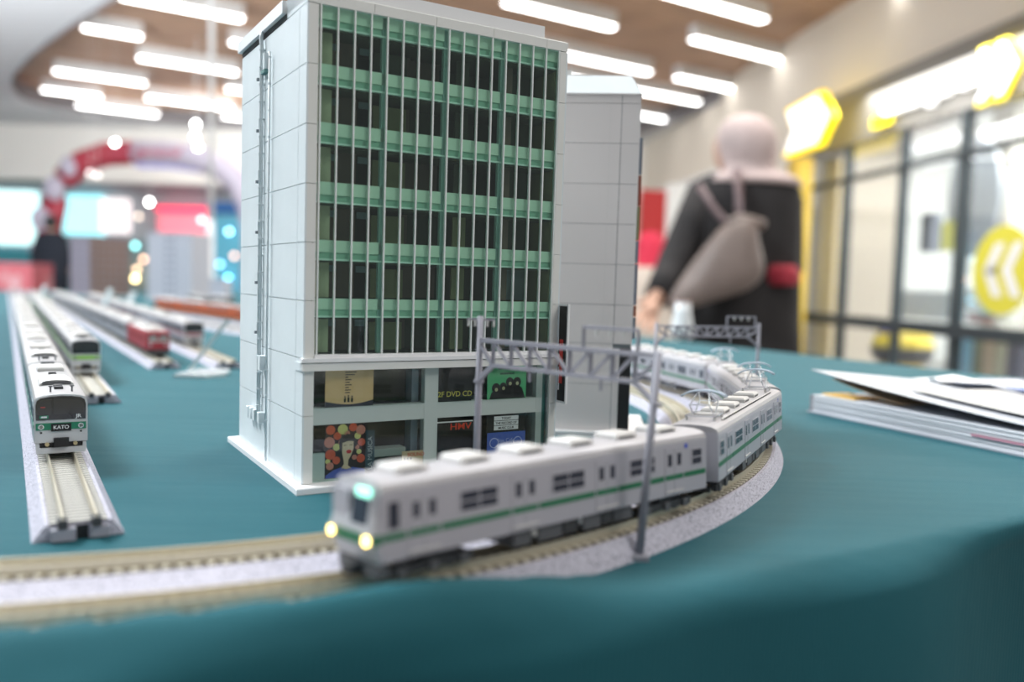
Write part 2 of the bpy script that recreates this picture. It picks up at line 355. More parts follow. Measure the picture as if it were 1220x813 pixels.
# yellow circle sticker with two white chevrons
ca, cz = onwall(1196, 322)
t = thing('window_sticker', 'round yellow window sticker with two white chevrons pointing left', 'sticker', wallpt(ca, cz, 0.012), WR-math.pi/2)
# local frame: x -> WD rotated: x' along -? use explicit matrix
def wallframe(o, a, z, off):
    X = -WD; Y = Vector((0, 0, 1)); Z = WN
    P = wallpt(a, z, off)
    o.matrix_world = Matrix(((X.x, Y.x, Z.x, P.x), (X.y, Y.y, Z.y, P.y), (X.z, Y.z, Z.z, P.z), (0, 0, 0, 1)))
wallframe(t, ca, cz, 0.012)
MB().disc((0, 0, 0), 0.365, 0.006, 'z', 40).build('disc', mat('sticker_yellow', (0.66, 0.60, 0.05), 0.6), t, s=1)
def chevron(cx, cy, w_, h_, th, z0, z1, left=True):
    s_ = -1 if left else 1
    o = [(cx-s_*w_/2, cy+h_/2), (cx-s_*w_/2+s_*th, cy+h_/2), (cx+s_*w_/2, cy), (cx-s_*w_/2+s_*th, cy-h_/2), (cx-s_*w_/2, cy-h_/2), (cx+s_*(w_/2-th), cy)]
    mb = MB()
    n = 6; mb.add([(a, b, z0) for a, b in o]+[(a, b, z1) for a, b in o], [(0, 1, 2, 5), (5, 2, 3, 4), (6, 7, 8, 11), (11, 8, 9, 10)]+[(k, (k+1) % n, n+(k+1) % n, n+k) for k in range(n)])
    return mb
M_wh = mat('flat_white', (0.82, 0.82, 0.86), 0.6)
chevron(-0.10, 0, 0.24, 0.44, 0.11, 0.006, 0.009).build('chevron', M_wh, t, s=1)
chevron(0.12, 0, 0.24, 0.44, 0.11, 0.006, 0.009).build('chevron', M_wh, t, s=1)
text_mesh('niik', 0.11, mat('ink', (0.05, 0.05, 0.05), 0.6), 'lettering', t, (-0.12, 0.0, 0.012), (0, 0, 0), 0.001)
# lit signs
M_neonw = mat('sign_white', (1, 1, 1), 0.5, emit=(1, 1, 0.98), es=1.15)
M_neony = mat('sign_yellow', (1, .8, 0), 0.5, emit=(1, 0.70, 0.0), es=1.3)
sa, sz = onwall(1108, 108, 0.1)
t = thing('lit_sign', 'lit white lettering on the grey shop fascia', 'sign'); wallframe(t, sa, sz, 0.06)
aL, aR = onwall(1035, 120, .1)[0], onwall(1163, 95, .1)[0]; wl = abs(aL-aR)
tx = text_mesh('dlexpress', 0.22, M_neonw, 'lettering', t, (0.02, 0, 0), (0, 0, 0), 0.03, bold=0.01)
tx.scale = (wl/max(tx.dimensions.x, .01), 1.0, 1)
ua, uz = onwall(1048, 144, .1)
MB().box(-.17, .17, -.05, .05, 0, .03).build('underline', M_neony, t, s=1, loc=((sa-ua), uz-sz, 0))
sa, sz = onwall(1187, 84, 0.1)
t = thing('lit_chevron', 'lit yellow double chevron right of the white sign lettering', 'sign'); wallframe(t, sa, sz, 0.06)
for dx in (-0.10, 0.11):
    chevron(dx, 0, 0.30, 0.48, 0.13, 0, 0.03, False).build('chevron_edge', M_neony, t, s=1)
    chevron(dx, 0, 0.24, 0.40, 0.085, 0.03, 0.045, False).build('chevron', M_neonw, t, s=1)
sa, sz = onwall(969, 150, 0.35)
t = thing('arrow_sign', 'blazing yellow-edged arrow-shaped sign with white centre above the yellow pillar', 'sign'); wallframe(t, sa, sz, 0.35)
def arrow(k, z0, z1):
    o = [(-.56*k, .27*k), (.30*k, .32*k), (.58*k, 0), (.30*k, -.27*k), (-.56*k, -.27*k), (-.34*k, 0)]
    mb = MB(); n = 6
    return mb.add([(a, b, z0) for a, b in o]+[(a, b, z1) for a, b in o], [(0, 1, 2, 5), (5, 2, 3, 4), (6, 7, 8, 11), (11, 8, 9, 10)]+[(q, (q+1) % n, n+(q+1) % n, n+q) for q in range(n)])
arrow(1.0, 0, .08).build('outline', M_neony, t, s=1); arrow(.86, .08, .1).build('face', M_neonw, t, s=1)
sa, _ = onwall(945, 240, 0.3)
mb = MB(); wbox(mb, sa-.10, sa+.14, 0, 2.45, 0.12, 0.32)
tag(mb.build('pillar', mat('pillar_yellow', (0.72, 0.50, 0.07), 0.5), s=1), 'slim yellow pillar under the arrow-shaped sign behind the person', 'pillar')
# red poster and white stand behind the woman
def upright(name, x0, x1, y0, y1, Y, m, label, cat, th=0.05, floor=False):
    A = at(x0, y0, Y); B = at(x1, y1, Y); zb = 0 if floor else B.z
    return tag(MB().box(A.x, B.x, Y, Y+th, zb, A.z).build(name, m, s=1), label, cat)
upright('poster_stand', 764, 794, 226, 300, 8.5, mat('poster_red', (0.50, 0.03, 0.03), 0.6), 'tall red poster stand behind the woman on the left', 'poster', floor=True)
upright('display_stand', 796, 822, 218, 300, 8.2, M_offw, 'white upright panel between the red poster and the woman', 'panel', floor=True)
# ------------------------------------------------------------------ far left end of the hall
struct(MB().box(-14, 9, 26, 26.3, 0, CZ+.4).build('wall_far', mat('wall_far', (0.72, 0.70, 0.68), 0.8), s=1))
struct(MB().box(-14, 3.2, 18.2, 18.5, 2.75, CZ+.4).build('trim_3', mat('bulkhead', (0.86, 0.84, 0.80), 0.8), s=1))
struct(MB().box(-14.3, -14, -4, 26, 0, CZ+.4).build('wall_left', M_offw, s=1))
struct(MB().box(-14, -1.0, 19.3, 19.5, 0, 2.74).build('wall_shops', mat('shops_wall', (0.34, 0.37, 0.40), .8), s=1))
def screen(name, x0, x1, y0, y1, Y, col, es, label, cat, th=0.24):
    m = mat('em_'+label[:14], col, 0.5, emit=col, es=es)
    return upright(name, x0, x1, y0, y1, Y, m, label, cat, th)
screen('lit_screen', -30, 40, 226, 292, 19.05, (0.70, 1.0, 1.0), 1.15, 'large blazing cyan-white screen at the left frame edge', 'screen')
screen('lit_screen', 75, 119, 232, 280, 19.05, (0.40, 0.93, 1.0), 1.05, 'bright cyan screen seen through the left half of the arch', 'screen')
screen('lit_screen', 121, 150, 236, 278, 19.05, (0.95, 0.88, 0.88), 0.9, 'pinkish white lit screen right of the cyan one', 'screen')
screen('lit_screen', 137, 170, 202, 212, 19.05, (0.5, 0.95, 1.0), 1.0, 'small cyan strip screen high inside the arch', 'screen')
screen('lit_sign', 185, 245, 246, 252, 19.05, (1.0, 0.02, 0.10), 1.6, 'glowing red sign strip inside the arch', 'sign')
screen('backlit_board', 188, 246, 254, 285, 19.05, (0.85, 0.22, 0.28), 0.65, 'pink-red panel below the red sign strip', 'panel')
upright('wall_panel', -40, 78, 294, 350, 19.15, mat('teal_bg', (0.06, 0.30, 0.36), 0.7), 'dark teal wall panel below the left screen', 'panel', th=.15, floor=True)
upright('wall_panel', 80, 186, 285, 350, 19.15, mat('grey_bg', (0.20, 0.26, 0.28), 0.7), 'grey-teal wall panel behind the arch', 'panel', th=.15, floor=True)
upright('wall_panel', 60, 290, 190, 226, 18.45, mat('mauve_bg', (0.30, 0.28, 0.31), 0.7), 'mauve-grey beam across the back of the arch', 'panel', th=.9)
upright('wall_panel', 248, 300, 256, 350, 19.15, mat('blue_bg', (0.10, 0.38, 0.52), 0.7), 'blue shop display wall right of the red sign', 'panel', th=.15, floor=True)
upright('sign_board', 246, 300, 240, 255, 19.1, mat('deepblue', (0.02, 0.12, 0.35), 0.7), 'deep blue sign board at the right end of the arch', 'sign', th=.2)
upright('booth_counter', -30, 38, 312, 350, 11.0, mat('booth_red', (0.40, 0.09, 0.11), 0.7, speck=(0.50, 0.36, 0.37), nscale=3), 'red and white patterned booth counter at the left frame edge', 'counter', th=0.5, floor=True)
bl = [(233, 148, 12, (1, 1, 1), 7), (232, 163, 12, (1, 1, 1), 8), (236, 175, 12, (1, 1, 1), 8), (137, 170, 12, (1, 1, 1), 6), (178, 241, 16, (1, .98, .95), 6), (171, 309, 16, (1, .6, .4), 1.4), (163, 321, 16, (1, .7, .45), 1.4), (161, 332, 16, (1, .8, .4), 3.0), (161, 293, 16, (.3, .9, .9), 1.6), (273, 276, 16, (.4, .85, 1), 2.0), (272, 332, 15, (.2, .75, 1), 3), (251, 333, 15, (1, .8, .5), 1.5), (165, 258, 16, (1, .85, .7), .8), (279, 305, 16, (1, .55, .4), 1.2), (262, 315, 16, (.3, .7, .9), 1.5), (80, 310, 12.5, (.2, .85, .95), 2.0), (240, 262, 16, (1, .8, .75), 1.2), (107, 206, 17, (1, .95, .92), .6), (116, 209, 17, (1, .95, .92), .6)]
blab = ['white spot lamp, top of three in a column by the white pole', 'white spot lamp, middle of three by the white pole', 'white spot lamp, lowest of three by the white pole', 'white spot lamp above the red part of the arch', 'white globe lamp hanging inside the arch', 'orange lamp beside the pale tower block', 'amber lamp just below the orange one', 'yellow lamp lowest beside the pale tower block', 'teal lamp beside the brown block', 'pale blue lamp on the blue display wall', 'vivid blue lamp low at the right of the display wall', 'amber lamp at the foot of the pale tower block', 'faint peach lamp above the teal one', 'salmon lamp at the right of the blue wall', 'soft blue lamp in the middle of the blue wall', 'teal lamp beside the dark-clothed person', 'faint pink lamp on the red panel', 'warm white spot lamp inside the arch on the left', 'second warm white spot lamp inside the arch on the left']
for (x, y, Y, c_, e_), lb in zip(bl, blab):
    m = mat('bulb%d' % x+str(y), c_, .5, emit=c_, es=e_*4)
    hang = y < 245 and Y < 18
    if hang: Y = 12
    elif y < 250: Y = 18.3
    else: Y = 19.0
    p = at(x, y, Y); r_ = .030 if hang else .05
    t = thing('spot_lamp', lb, 'lamp', p)
    MB().ball((0, 0, 0), r_, n=10, m=6).build('bulb', m, t, s=1)
    if hang: MB().tube([(0, 0, r_*.8), (0, 0, CZ+.3-p.z)], .0025, 6).build('cable', M_lampb, t, s=1)
    else: MB().tube([(0, r_*.6, 0), (0, 19.35-Y if y >= 250 else .15, 0)], .02, 6).build('bracket', M_lampb, t, s=1)
# slim white pole
P = at(252, 115, 5.2)
t = thing('banner_pole', 'slim white pole rising to the ceiling left of the model building', 'pole', (P.x, P.y, 0))
MB().tube([(0, 0, 0.02), (0, 0, 1.2)], .020, 10).build('lower_tube', M_white, t, s=1, smooth=True)
MB().tube([(0, 0, 1.2), (0, 0, 3.86)], .016, 10).build('upper_tube', M_white, t, s=1, smooth=True)
MB().disc((0, 0, 0), .18, .02, 'z').build('base_plate', M_white, t, s=1)
# inflatable arch
t = thing('inflatable_arch', 'red and white inflatable arch with faint lettering at the hall end', 'arch')
YA = 15.0
def aP(px, py): return at(px, py, YA)
cen = []
pl = [(57, 345), (57, 300), (60, 265), (66, 235), (78, 212), (98, 194), (125, 184), (160, 182), (200, 183), (235, 188), (262, 199), (283, 217), (297, 245), (303, 280), (305, 345)]
p3 = [aP(*p) for p in pl]; p3[0].z = 0.0; p3[-1].z = 0.0; p3[0].x = p3[1].x; p3[-1].x = p3[-2].x
M_ared = mat('arch_red', (0.42, 0.035, 0.06), 0.5); M_awh = mat('arch_white', (0.52, 0.48, 0.58), 0.5); M_anavy = mat('arch_navy', (0.02, 0.02, 0.09), 0.5)
segs = [(0, 7, M_ared), (7, 14, M_awh)]
for a, b, m in segs:
    MB().tube(p3[a:b+1], 0.21, 16).build('arch_tube', m, t, s=1, smooth=True)
for (x, y, r_) in ((88, 200, .16), (70, 226, .19), (56, 262, .2), (52, 300, .17)):
    p = aP(x, y); MB().ball((p.x, p.y-.16, p.z), r_, .09, r_*1.15).build('white_patch', M_awh, t, s=1, smooth=True)
MB().tube([p+Vector((0, .1, -.17)) for p in p3[7:13]], .07, 8).build('navy_edge', M_anavy, t, s=1)
q = aP(182, 183)
text_mesh('GZ general', 0.26, mat('ink_red', (0.55, 0.10, 0.16), .6), 'lettering', t, (q.x-.05, q.y-.225, q.z), (math.pi/2, 0, 0), .01, shear=.3)

# ------------------------------------------------------------------ table and cloth
d1max, d1min, d2min, d2max = 865.0, -345.0, 171.0, 3400.0
CEN = Vector((-235, 510, 0)); RO = 368.5
def sstep(x): x = max(0, min(1, x)); return x*x*(3-2*x)
def drift(th): return -9.0*sstep((-50-th)/25.0)         # degrees
def ridge(p):
    d = p-CEN; th = math.degrees(math.atan2(d.y, d.x)); r = d.length
    if th > 30 or th < -150: return 0
    H = 12.0*sstep((-43.5-th)/14.0)*sstep((th+125)/25)
    rho = r-(386.5+drift(th))
    if rho < 0: return H*sstep((rho+4.5)/4.5)
    return H*math.exp(-(rho/12.0)**2)
def wr(p):
    h = ridge(p)
    return h
M_cloth = bpy.data.materials.new('teal_cloth'); M_cloth.use_nodes = True
nt = M_cloth.node_tree; b = nt.nodes['Principled BSDF']
b.inputs['Roughness'].default_value = 0.75; b.inputs['Sheen Weight'].default_value = 0.05; b.inputs['Sheen Roughness'].default_value = 0.4; b.inputs['Sheen Tint'].default_value = (0.6, 0.9, 0.9, 1); b.inputs['Specular IOR Level'].default_value = 0.25
tc = nt.nodes.new('ShaderNodeTexCoord')
wv = []
for k, ang in ((0, 0.6), (1, 2.2)):
    mp = nt.nodes.new('ShaderNodeMapping'); mp.inputs['Rotation'].default_value = (0, 0, ang); nt.links.new(tc.outputs['Object'], mp.inputs['Vector'])
    wt = nt.nodes.new('ShaderNodeTexWave'); wt.inputs['Scale'].default_value = 420; wt.inputs['Distortion'].default_value = 0.6; wt.inputs['Detail'].default_value = 1; nt.links.new(mp.outputs[0], wt.inputs['Vector']); wv.append(wt)
mul = nt.nodes.new('ShaderNodeMath'); mul.operation = 'MULTIPLY'; nt.links.new(wv[0].outputs['Fac'], mul.inputs[0]); nt.links.new(wv[1].outputs['Fac'], mul.inputs[1])
nz = nt.nodes.new('ShaderNodeTexNoise'); nz.inputs['Scale'].default_value = 9; nz.inputs['Detail'].default_value = 4; nt.links.new(tc.outputs['Object'], nz.inputs['Vector'])
rp = nt.nodes.new('ShaderNodeValToRGB'); rp.color_ramp.elements[0].color = (0.005, 0.078, 0.104, 1); rp.color_ramp.elements[1].color = (0.008, 0.098, 0.122, 1)
nt.links.new(nz.outputs['Fac'], rp.inputs['Fac']); 
mx = nt.nodes.new('ShaderNodeMixRGB'); mx.blend_type = 'MIX'; mx.inputs[2].default_value = (0.028, 0.142, 0.165, 1)
ml2 = nt.nodes.new('ShaderNodeMath'); ml2.operation = 'MULTIPLY'; ml2.inputs[1].default_value = 0.55; nt.links.new(mul.outputs[0], ml2.inputs[0])
nt.links.new(ml2.outputs[0], mx.inputs[0]); nt.links.new(rp.outputs['Color'], mx.inputs[1]); nt.links.new(mx.outputs[0], b.inputs['Base Color'])
bp = nt.nodes.new('ShaderNodeBump'); bp.inputs['Strength'].default_value = 0.35; bp.inputs['Distance'].default_value = 0.0002
nt.links.new(mul.outputs[0], bp.inputs['Height'])
mpw = nt.nodes.new('ShaderNodeMapping'); mpw.inputs['Scale'].default_value = (3, 14, 8); nt.links.new(tc.outputs['Object'], mpw.inputs['Vector'])
nw = nt.nodes.new('ShaderNodeTexNoise'); nw.inputs['Scale'].default_value = 1.6; nw.inputs['Detail'].default_value = 3; nt.links.new(mpw.outputs[0], nw.inputs['Vector'])
bw = nt.nodes.new('ShaderNodeBump'); bw.inputs['Strength'].default_value = 0.7; bw.inputs['Distance'].default_value = 0.004
nt.links.new(nw.outputs['Fac'], bw.inputs['Height']); nt.links.new(bw.outputs['Normal'], bp.inputs['Normal']); nt.links.new(bp.outputs['Normal'], b.inputs['Normal'])
MATS['teal_cloth'] = M_cloth
def spaced(a, b, n, p): return [a+(b-a)*(i/n)**p for i in range(n+1)]
us = [d1min+(d1max-d1min)*i/230 for i in range(231)]
vs = [d2min+i*2.6 for i in range(90)]; vlast = vs[-1]; vs += spaced(vlast, d2max, 60, 1.6)[1:]
mb = MB(); nU, nV = len(us), len(vs)
def P2(u_, v_): return D1*u_+D2*v_
def wrinkle(u_, v_, p):
    h = 0.5*math.sin(p.x*0.021+p.y*0.05)*math.sin(p.y*0.013-1.2)*0.5
    return h*0.0
for j, v_ in enumerate(vs):
    for i, u_ in enumerate(us):
        p = P2(u_, v_); mb.v.append((p.x, p.y, wr(p)))
for j in range(nV-1):
    for i in range(nU-1):
        a = j*nU+i; mb.f.append((a, a+1, a+1+nU, a+nU))
# skirt rings around the border
bord = [(i, 0) for i in range(nU)] + [(nU-1, j) for j in range(1, nV)] + [(i, nV-1) for i in range(nU-2, -1, -1)] + [(0, j) for j in range(nV-2, 0, -1)]
prof = []
Rr = 10.0
for k in range(1, 9):
    a = math.pi/2*k/8; prof.append((Rr*math.sin(a), -Rr*(1-math.cos(a))))
for z in (-60, -110, -180, -280, -420, -600, -775): prof.append((Rr+0.02*abs(z), z))
prev = [j*nU+i for i, j in bord]
s_acc = 0
for kk, (o_, z_) in enumerate(prof):
    row = []
    for (i, j) in bord:
        p = P2(us[i], vs[j]); n = Vector((0, 0, 0))
        if j == 0: n -= D2
        if j == nV-1: n += D2
        if i == 0: n -= D1
        if i == nU-1: n += D1
        n.normalize()
        s_ = us[i]+vs[j]*1.0
        fold = (0 if kk < 3 else 1)*min(1, (kk-2)/6)*(5*math.sin(s_*0.021)+3*math.sin(s_*0.047+1)) if kk >= 3 else 0
        w0_ = wr(p)*(1-min(1, (kk+1)/5))
        q = p+n*(o_+fold)
        row.append(len(mb.v)); mb.v.append((q.x, q.y, z_+w0_))
    m_ = len(bord)
    for k in range(m_): mb.f.append((prev[k], row[k], row[(k+1) % m_], prev[(k+1) % m_]))
    prev = row
cl = mb.build('tablecloth', M_cloth, smooth=True, loc=(0, 0, TZ))
tag(cl, 'plain teal cloth covering the long display table down to the floor', 'tablecloth')
tb = thing('display_table', 'long trestle table hidden under the teal cloth', 'table', (0, 0, 0), AZ)
MB().box(d1min+3, d1max-3, d2min+3, d2max-3, TZ*1000-40, TZ*1000-1.5).build('tabletop', mat('table_board', (0.4, 0.33, 0.25), .6), tb)
for u_ in (d1min+60, d1max-60):
    for v_ in (d2min+60, d2max-60):
        shared('table_leg', lambda: MB().tube([(0, 0, 0), (0, 0, TZ*1000-40)], 16, 10), M_dark, 'leg', tb, mm(u_, v_, 0))

# ------------------------------------------------------------------ track builder
def sweep_path(path, sect, closed=True):
    """path: list of (point, left normal); sect: list of (offset to the left, z)"""
    mb = MB(); return mb.loft([[p+n*a+Vector((0, 0, z)) for a, z in sect] for p, n in path])
SINGLE = [(-12.5, 0), (-9, 4.8), (9, 4.8), (12.5, 0)]
def rail_sect(o, z0, tilt=0): return [(o-.5, z0-.6), (o+.5, z0-.6), (o+.3, z0+2.1), (o-.3, z0+2.1)]
def sleeper_fn(w_=15.6, h=0.42, l=1.5): return lambda: MB().cbox(-l/2, l/2, -w_/2, w_/2, 0, h, 0.15)
def straight_track(label, end, heading, length, near_n, ms, group, pitch=3.7):
    """end: near end (mm on table); heading: angle running away; near sleepers are parts"""
    t = thing('model_track', label, 'model track', on_table(end[0], end[1]), heading, group)
    path = [(Vector((x, 0, 0)), Vector((0, 1, 0))) for x in (0, length)]
    sweep_path(path, SINGLE).build('roadbed', M_bal, t)
    sweep_path(path, [(-7.9, 4.7), (-7.9, 4.9), (7.9, 4.9), (7.9, 4.7)]).build('shaded_ballast', M_fillg, t)
    for o in (-4.5, 4.5): sweep_path([(Vector((-2.5, 0, 0)), Vector((0, 1, 0))), (Vector((length, 0, 0)), Vector((0, 1, 0)))], rail_sect(o, 5.6)).build('rail', M_rail, t)
    n = int(length/pitch)
    for k in range(min(n, near_n)): shared('sleeper', sleeper_fn(), ms, 'sleeper', t, mm(2+k*pitch, 0, 4.8))
    if n > near_n:
        mb = MB()
        for k in range(near_n, min(n, 420)):
            x = 2+k*pitch; mb.cbox(x-.75, x+.75, -7.8, 7.8, 4.8, 5.22, .15)
        o = mb.build('sleepers', ms, t); o['kind'] = 'stuff'
    # joiners and plug sockets at the near end
    for o_ in (-4.5, 4.5): MB().box(-3.5, 1, o_-1.3, o_+1.3, 4.2, 6.6).build('rail_joiner', M_dark, t)
    MB().box(-3.2, 0, 1.0, 7.6, .5, 4.0).build('connector', M_mast, t)
    MB().box(-2.4, 0, -8, -3, .5, 3.6).build('connector', M_mast, t)
    MB().box(-.3, .05, -2.4, 1, 0, 4.2).build('socket', M_black, t)
    return t
HD = AZ+math.pi/2
# double curved track with the running train
t = thing('double_track', 'double curved track with raised grey roadbed at the cloth edge', 'model track', on_table(0, 0))
def arc_frame(th, straight=0.0):
    """th in degrees on the big circle; returns centre-line frame of the outer track"""
    if straight > 0:
        a = math.radians(30.75); n = -Vector((math.cos(a), math.sin(a), 0)); p = CEN+Vector((math.cos(a), math.sin(a), 0))*RO+D2*straight
        return p, n
    a = math.radians(th); e = Vector((math.cos(a), math.sin(a), 0)); return CEN+e*(RO+drift(th)), -e
path = [arc_frame(-118+k*1.2) for k in range(int((30.75+118)/1.2))]+[arc_frame(30.75)]+[arc_frame(0, s) for s in (40, 300, 900, 1800)]
TILT = 0.07
def zt(o): return 6.3-(o+9.2)*TILT if o < 12 else 6.1-(o-24.2)*TILT
# superelevated double section (left = towards the centre)
SECT = [(-13.0, 0), (-9.2, 6.3), (8.6, 5.0), (16.5, 3.4), (24.2, 6.1), (41.6, 4.9), (45.4, 0)]
sweep_path(path, SECT).build('roadbed', M_bal, t)
for o in (0.0, 33.0): sweep_path(path, [(o-7.9, zt(o-7.9)-.1), (o-7.9, zt(o-7.9)+.12), (o+7.9, zt(o+7.9)+.12), (o+7.9, zt(o+7.9)-.1)]).build('shaded_ballast', M_fillb, t)
for o in (-4.5, 4.5, 28.5, 37.5): sweep_path(path, rail_sect(o, zt(o)+.7)).build('rail', M_rail, t)
def sleeper_matrix(p, n, off):
    x = Vector((n.y, -n.x, 0)); tilt = math.atan(TILT)
    y = (n*math.cos(tilt)-Vector((0, 0, 1))*math.sin(tilt)); z = x.cross(y)
    o = p+n*off+Vector((0, 0, zt(off)-.02)); return Matrix(((x.x, y.x, z.x, o.x*.001), (x.y, y.y, z.y, o.y*.001), (x.z, y.z, z.z, o.z*.001), (0, 0, 0, 1)))
step = math.degrees(3.9/RO); th = -72.0; cnt = 0; mbs = MB()
while th < 30.75:
    p, n = arc_frame(th)
    for off in (0.0, 33.0):
        Mx = sleeper_matrix(p, n, off)
        near = (off == 0 and -64 < th < 8) or (off == 33 and -72 < th < -55)
        if near and cnt < 298:
            o = shared('curve_sleeper', sleeper_fn(15.6, 0.62, 1.8), M_sleep, 'sleeper', t); o.matrix_local = Mx; cnt += 1
        else:
            M2 = Mx.copy(); M2.translation = M2.translation*1000
            mbs.cbox(-.9, .9, -7.8, 7.8, 0, .62, .2, M2)
    th += step
for th0, th1 in ((-118, -72),):
    th = th0
    while th < th1:
        p, n = arc_frame(th)
        for off in (0.0, 33.0):
            M2 = sleeper_matrix(p, n, off); M2.translation = M2.translation*1000
            mbs.cbox(-.9, .9, -7.8, 7.8, 0, .62, .2, M2)
        th += step
o = mbs.build('sleepers', M_sleep, t); o['kind'] = 'stuff'
G_tr = 'straight single tracks on the teal cloth'
A0 = Vector((-127, 249, 0)); 
straight_track('nearest straight single track at the lower left, carrying the dark green banded train', (A0.x, A0.y), HD, 3000, 60, M_sleepw, G_tr)
straight_track('single track ending beside the light green banded train', (-246, 507), HD, 2700, 40, M_sleepw, G_tr)
straight_track('single track under the red locomotive', (-285, 700), HD+math.radians(0.8), 2500, 20, M_sleepw, G_tr)
straight_track('single track running up to the clear acrylic stand', (-238, 716), HD+math.radians(0.5), 2400, 20, M_sleepw, G_tr)
oa = Vector((-400, 1300, 0)); ob = Vector((-830, 1830, 0)); oh = math.atan2((ob-oa).y, (ob-oa).x)
straight_track('far single track under the orange train', (oa.x+95, oa.y-117), oh, 660, 0, M_sleepw, G_tr)
straight_track('far empty single track in front of the orange train', (oa.x+70, oa.y-200), oh, 660, 0, M_sleepw, G_tr)

# ------------------------------------------------------------------ tall model building
t = BLD = thing('model_building', 'tall white model office building with green banded glass front and shops below', 'model building', on_table(-76.7, 312.4), AZ)
W_, DP = 112.6, 98.0
FZ = [2.5, 28.0, 49.5, 71.0, 92.4, 113.8, 135.2, 156.7, 178.0]
MB().cbox(-3.4, W_+3.5, -5.6, DP+9, 0, 2.5, 0.4).build('base_plate', M_white, t)
MB().box(.6, 3.0, 1.2, DP, 2.5, 178.5).build('side_wall', M_bside, t)
MB().box(W_-3.0, W_-.6, 1.2, DP, 2.5, 178.5).build('side_wall', M_bside, t)
MB().box(.6, W_-.6, DP-2, DP, 2.5, 178.5).build('rear_wall', M_bside, t)
MB().box(.6, W_-.6, 1.5, DP, 178.0, 179.6).build('roof_slab', M_bside, t)
MB().box(0.6, 1.6, 9.0, 9.5, 2.5, 178).build('groove_backing', M_groove, t)
for side in (0, 1):
    for k in range(8):
        z0, z1 = FZ[k], FZ[k+1]
        for y0, y1, nm in ((0.0, 9.0, 'corner'), (9.35, DP, 'main')):
            g = 0.17
            key = 'panel_%s_%.1f' % (nm, z1-z0)
            o = shared(key, lambda: MB().box(0, .7, y0, y1, g, z1-z0-g), M_bside, 'wall_panel', t, mm(0 if side == 0 else W_-.7, 0, z0))
# raised parapet and roof boxes
MB().box(0, 102, 2.2, 26, 179.6, 187.6).build('roof_parapet', M_white, t)
MB().box(0, .7, 0, 26, 178.2, 187.6).build('parapet_panel', M_bside, t)
MB().box(-1.6, 3.2, 27, 100, 180.4, 185.2).build('roof_fascia', M_white, t)
MB().box(3, W_-4, 98, 100, 180.0, 185.0).build('roof_fascia', M_white, t)
MB().box(W_-5, W_, 27, 100, 180.0, 185.0).build('roof_fascia', M_white, t)
MB().box(0, 2, 27, 98, 178.5, 180.4).build('fascia_gap', M_dark, t)
# front frame
for k in range(8):
    z0, z1 = FZ[k], FZ[k+1]
    for x0, x1 in ((0.7, 4.2), (108.9, W_-.7)):
        key = 'pillar_%.1f_%.0f' % (z1-z0, x0)
        shared(key, lambda: MB().box(x0, x1, 0, 1.6, .1, z1-z0-.1), M_bfront, 'pillar_panel', t, mm(0, 0, z0))
for k in range(5):
    x0, x1 = [0, 25.5, 51, 76.5, 102, W_][k:k+2]
    MB().cbox(x0+.08, x1-.08, 0, 2.2, 178.3, 182.2, .3).build('top_panel', M_bfront, t)
MB().box(-.5, W_+.3, -1.3, 1.6, 45.0, 47.9).build('ledge', M_bfront, t)
MB().box(-.9, W_+.5, -1.8, 1.6, 48.2, 49.7).build('ledge', M_white, t)
MB().box(4.2, 108.9, -.6, 1.6, 49.7, 51.0).build('sill', M_white, t)
MB().box(-.5, .7, -.4, 9, 44.9, 47.9).build('ledge_return', M_bside, t)
# curtain wall
M_gl = glassmat('curtain_glass', (0.86, 0.97, 0.92), 0.16, 0.03)
MX = [5.2+6.46*k for k in range(17)]
for k in range(16): shared('bay_glass', lambda: MB().box(.3, 6.16, 1.0, 1.25, 51, 178.2), M_gl, 'glass_pane', t, mm(MX[k], 0, 0))
for k in range(17): shared('mull', lambda: MB().box(-.27, .27, 0.1, 1.5, 51, 178.3), M_mull, 'mullion', t, mm(MX[k], 0, 0))
MB().box(4.2, 108.9, .1, 1.5, 178.2, 178.7).build('glazing_head', M_mull, t)
M_sp1 = mat('spandrel_light', (0.66, 0.76, 0.66), 0.5); M_sp2 = mat('spandrel_shaded', (0.30, 0.50, 0.40), 0.5); M_sp3 = mat('spandrel_line', (0.72, 0.85, 0.80), 0.4)  # lower step darker, edge paler: shading of the relief put into the colour
for z0, z1 in ((170.8, 178.2), (150.2, 157.6), (129.0, 136.6), (107.4, 115.0), (86.2, 93.6), (64.9, 71.9)):
    MB().box(4.2, 108.9, 2.0, 3.2, z0+2.9, z1).build('spandrel', M_sp1, t)
    MB().box(4.2, 108.9, 2.5, 3.7, z0+.5, z0+2.9).build('spandrel', M_sp2, t)
    MB().box(4.2, 108.9, 1.7, 3.2, z0-.15, z0+.5).build('spandrel_edge', M_sp3, t)
    MB().box(3, W_-3, 3.8, 34, z0, z0+2.2).build('floor_slab', mat('slab', (0.35, 0.34, 0.30), .7), t)
M_colm = mat('inner_column', (0.30, 0.45, 0.42), 0.5)
for x in (MX[4], MX[8], MX[12]): MB().box(x-1.5, x+.2, 2.0, 3.9, 51, 178).build('inner_column', M_colm, t)
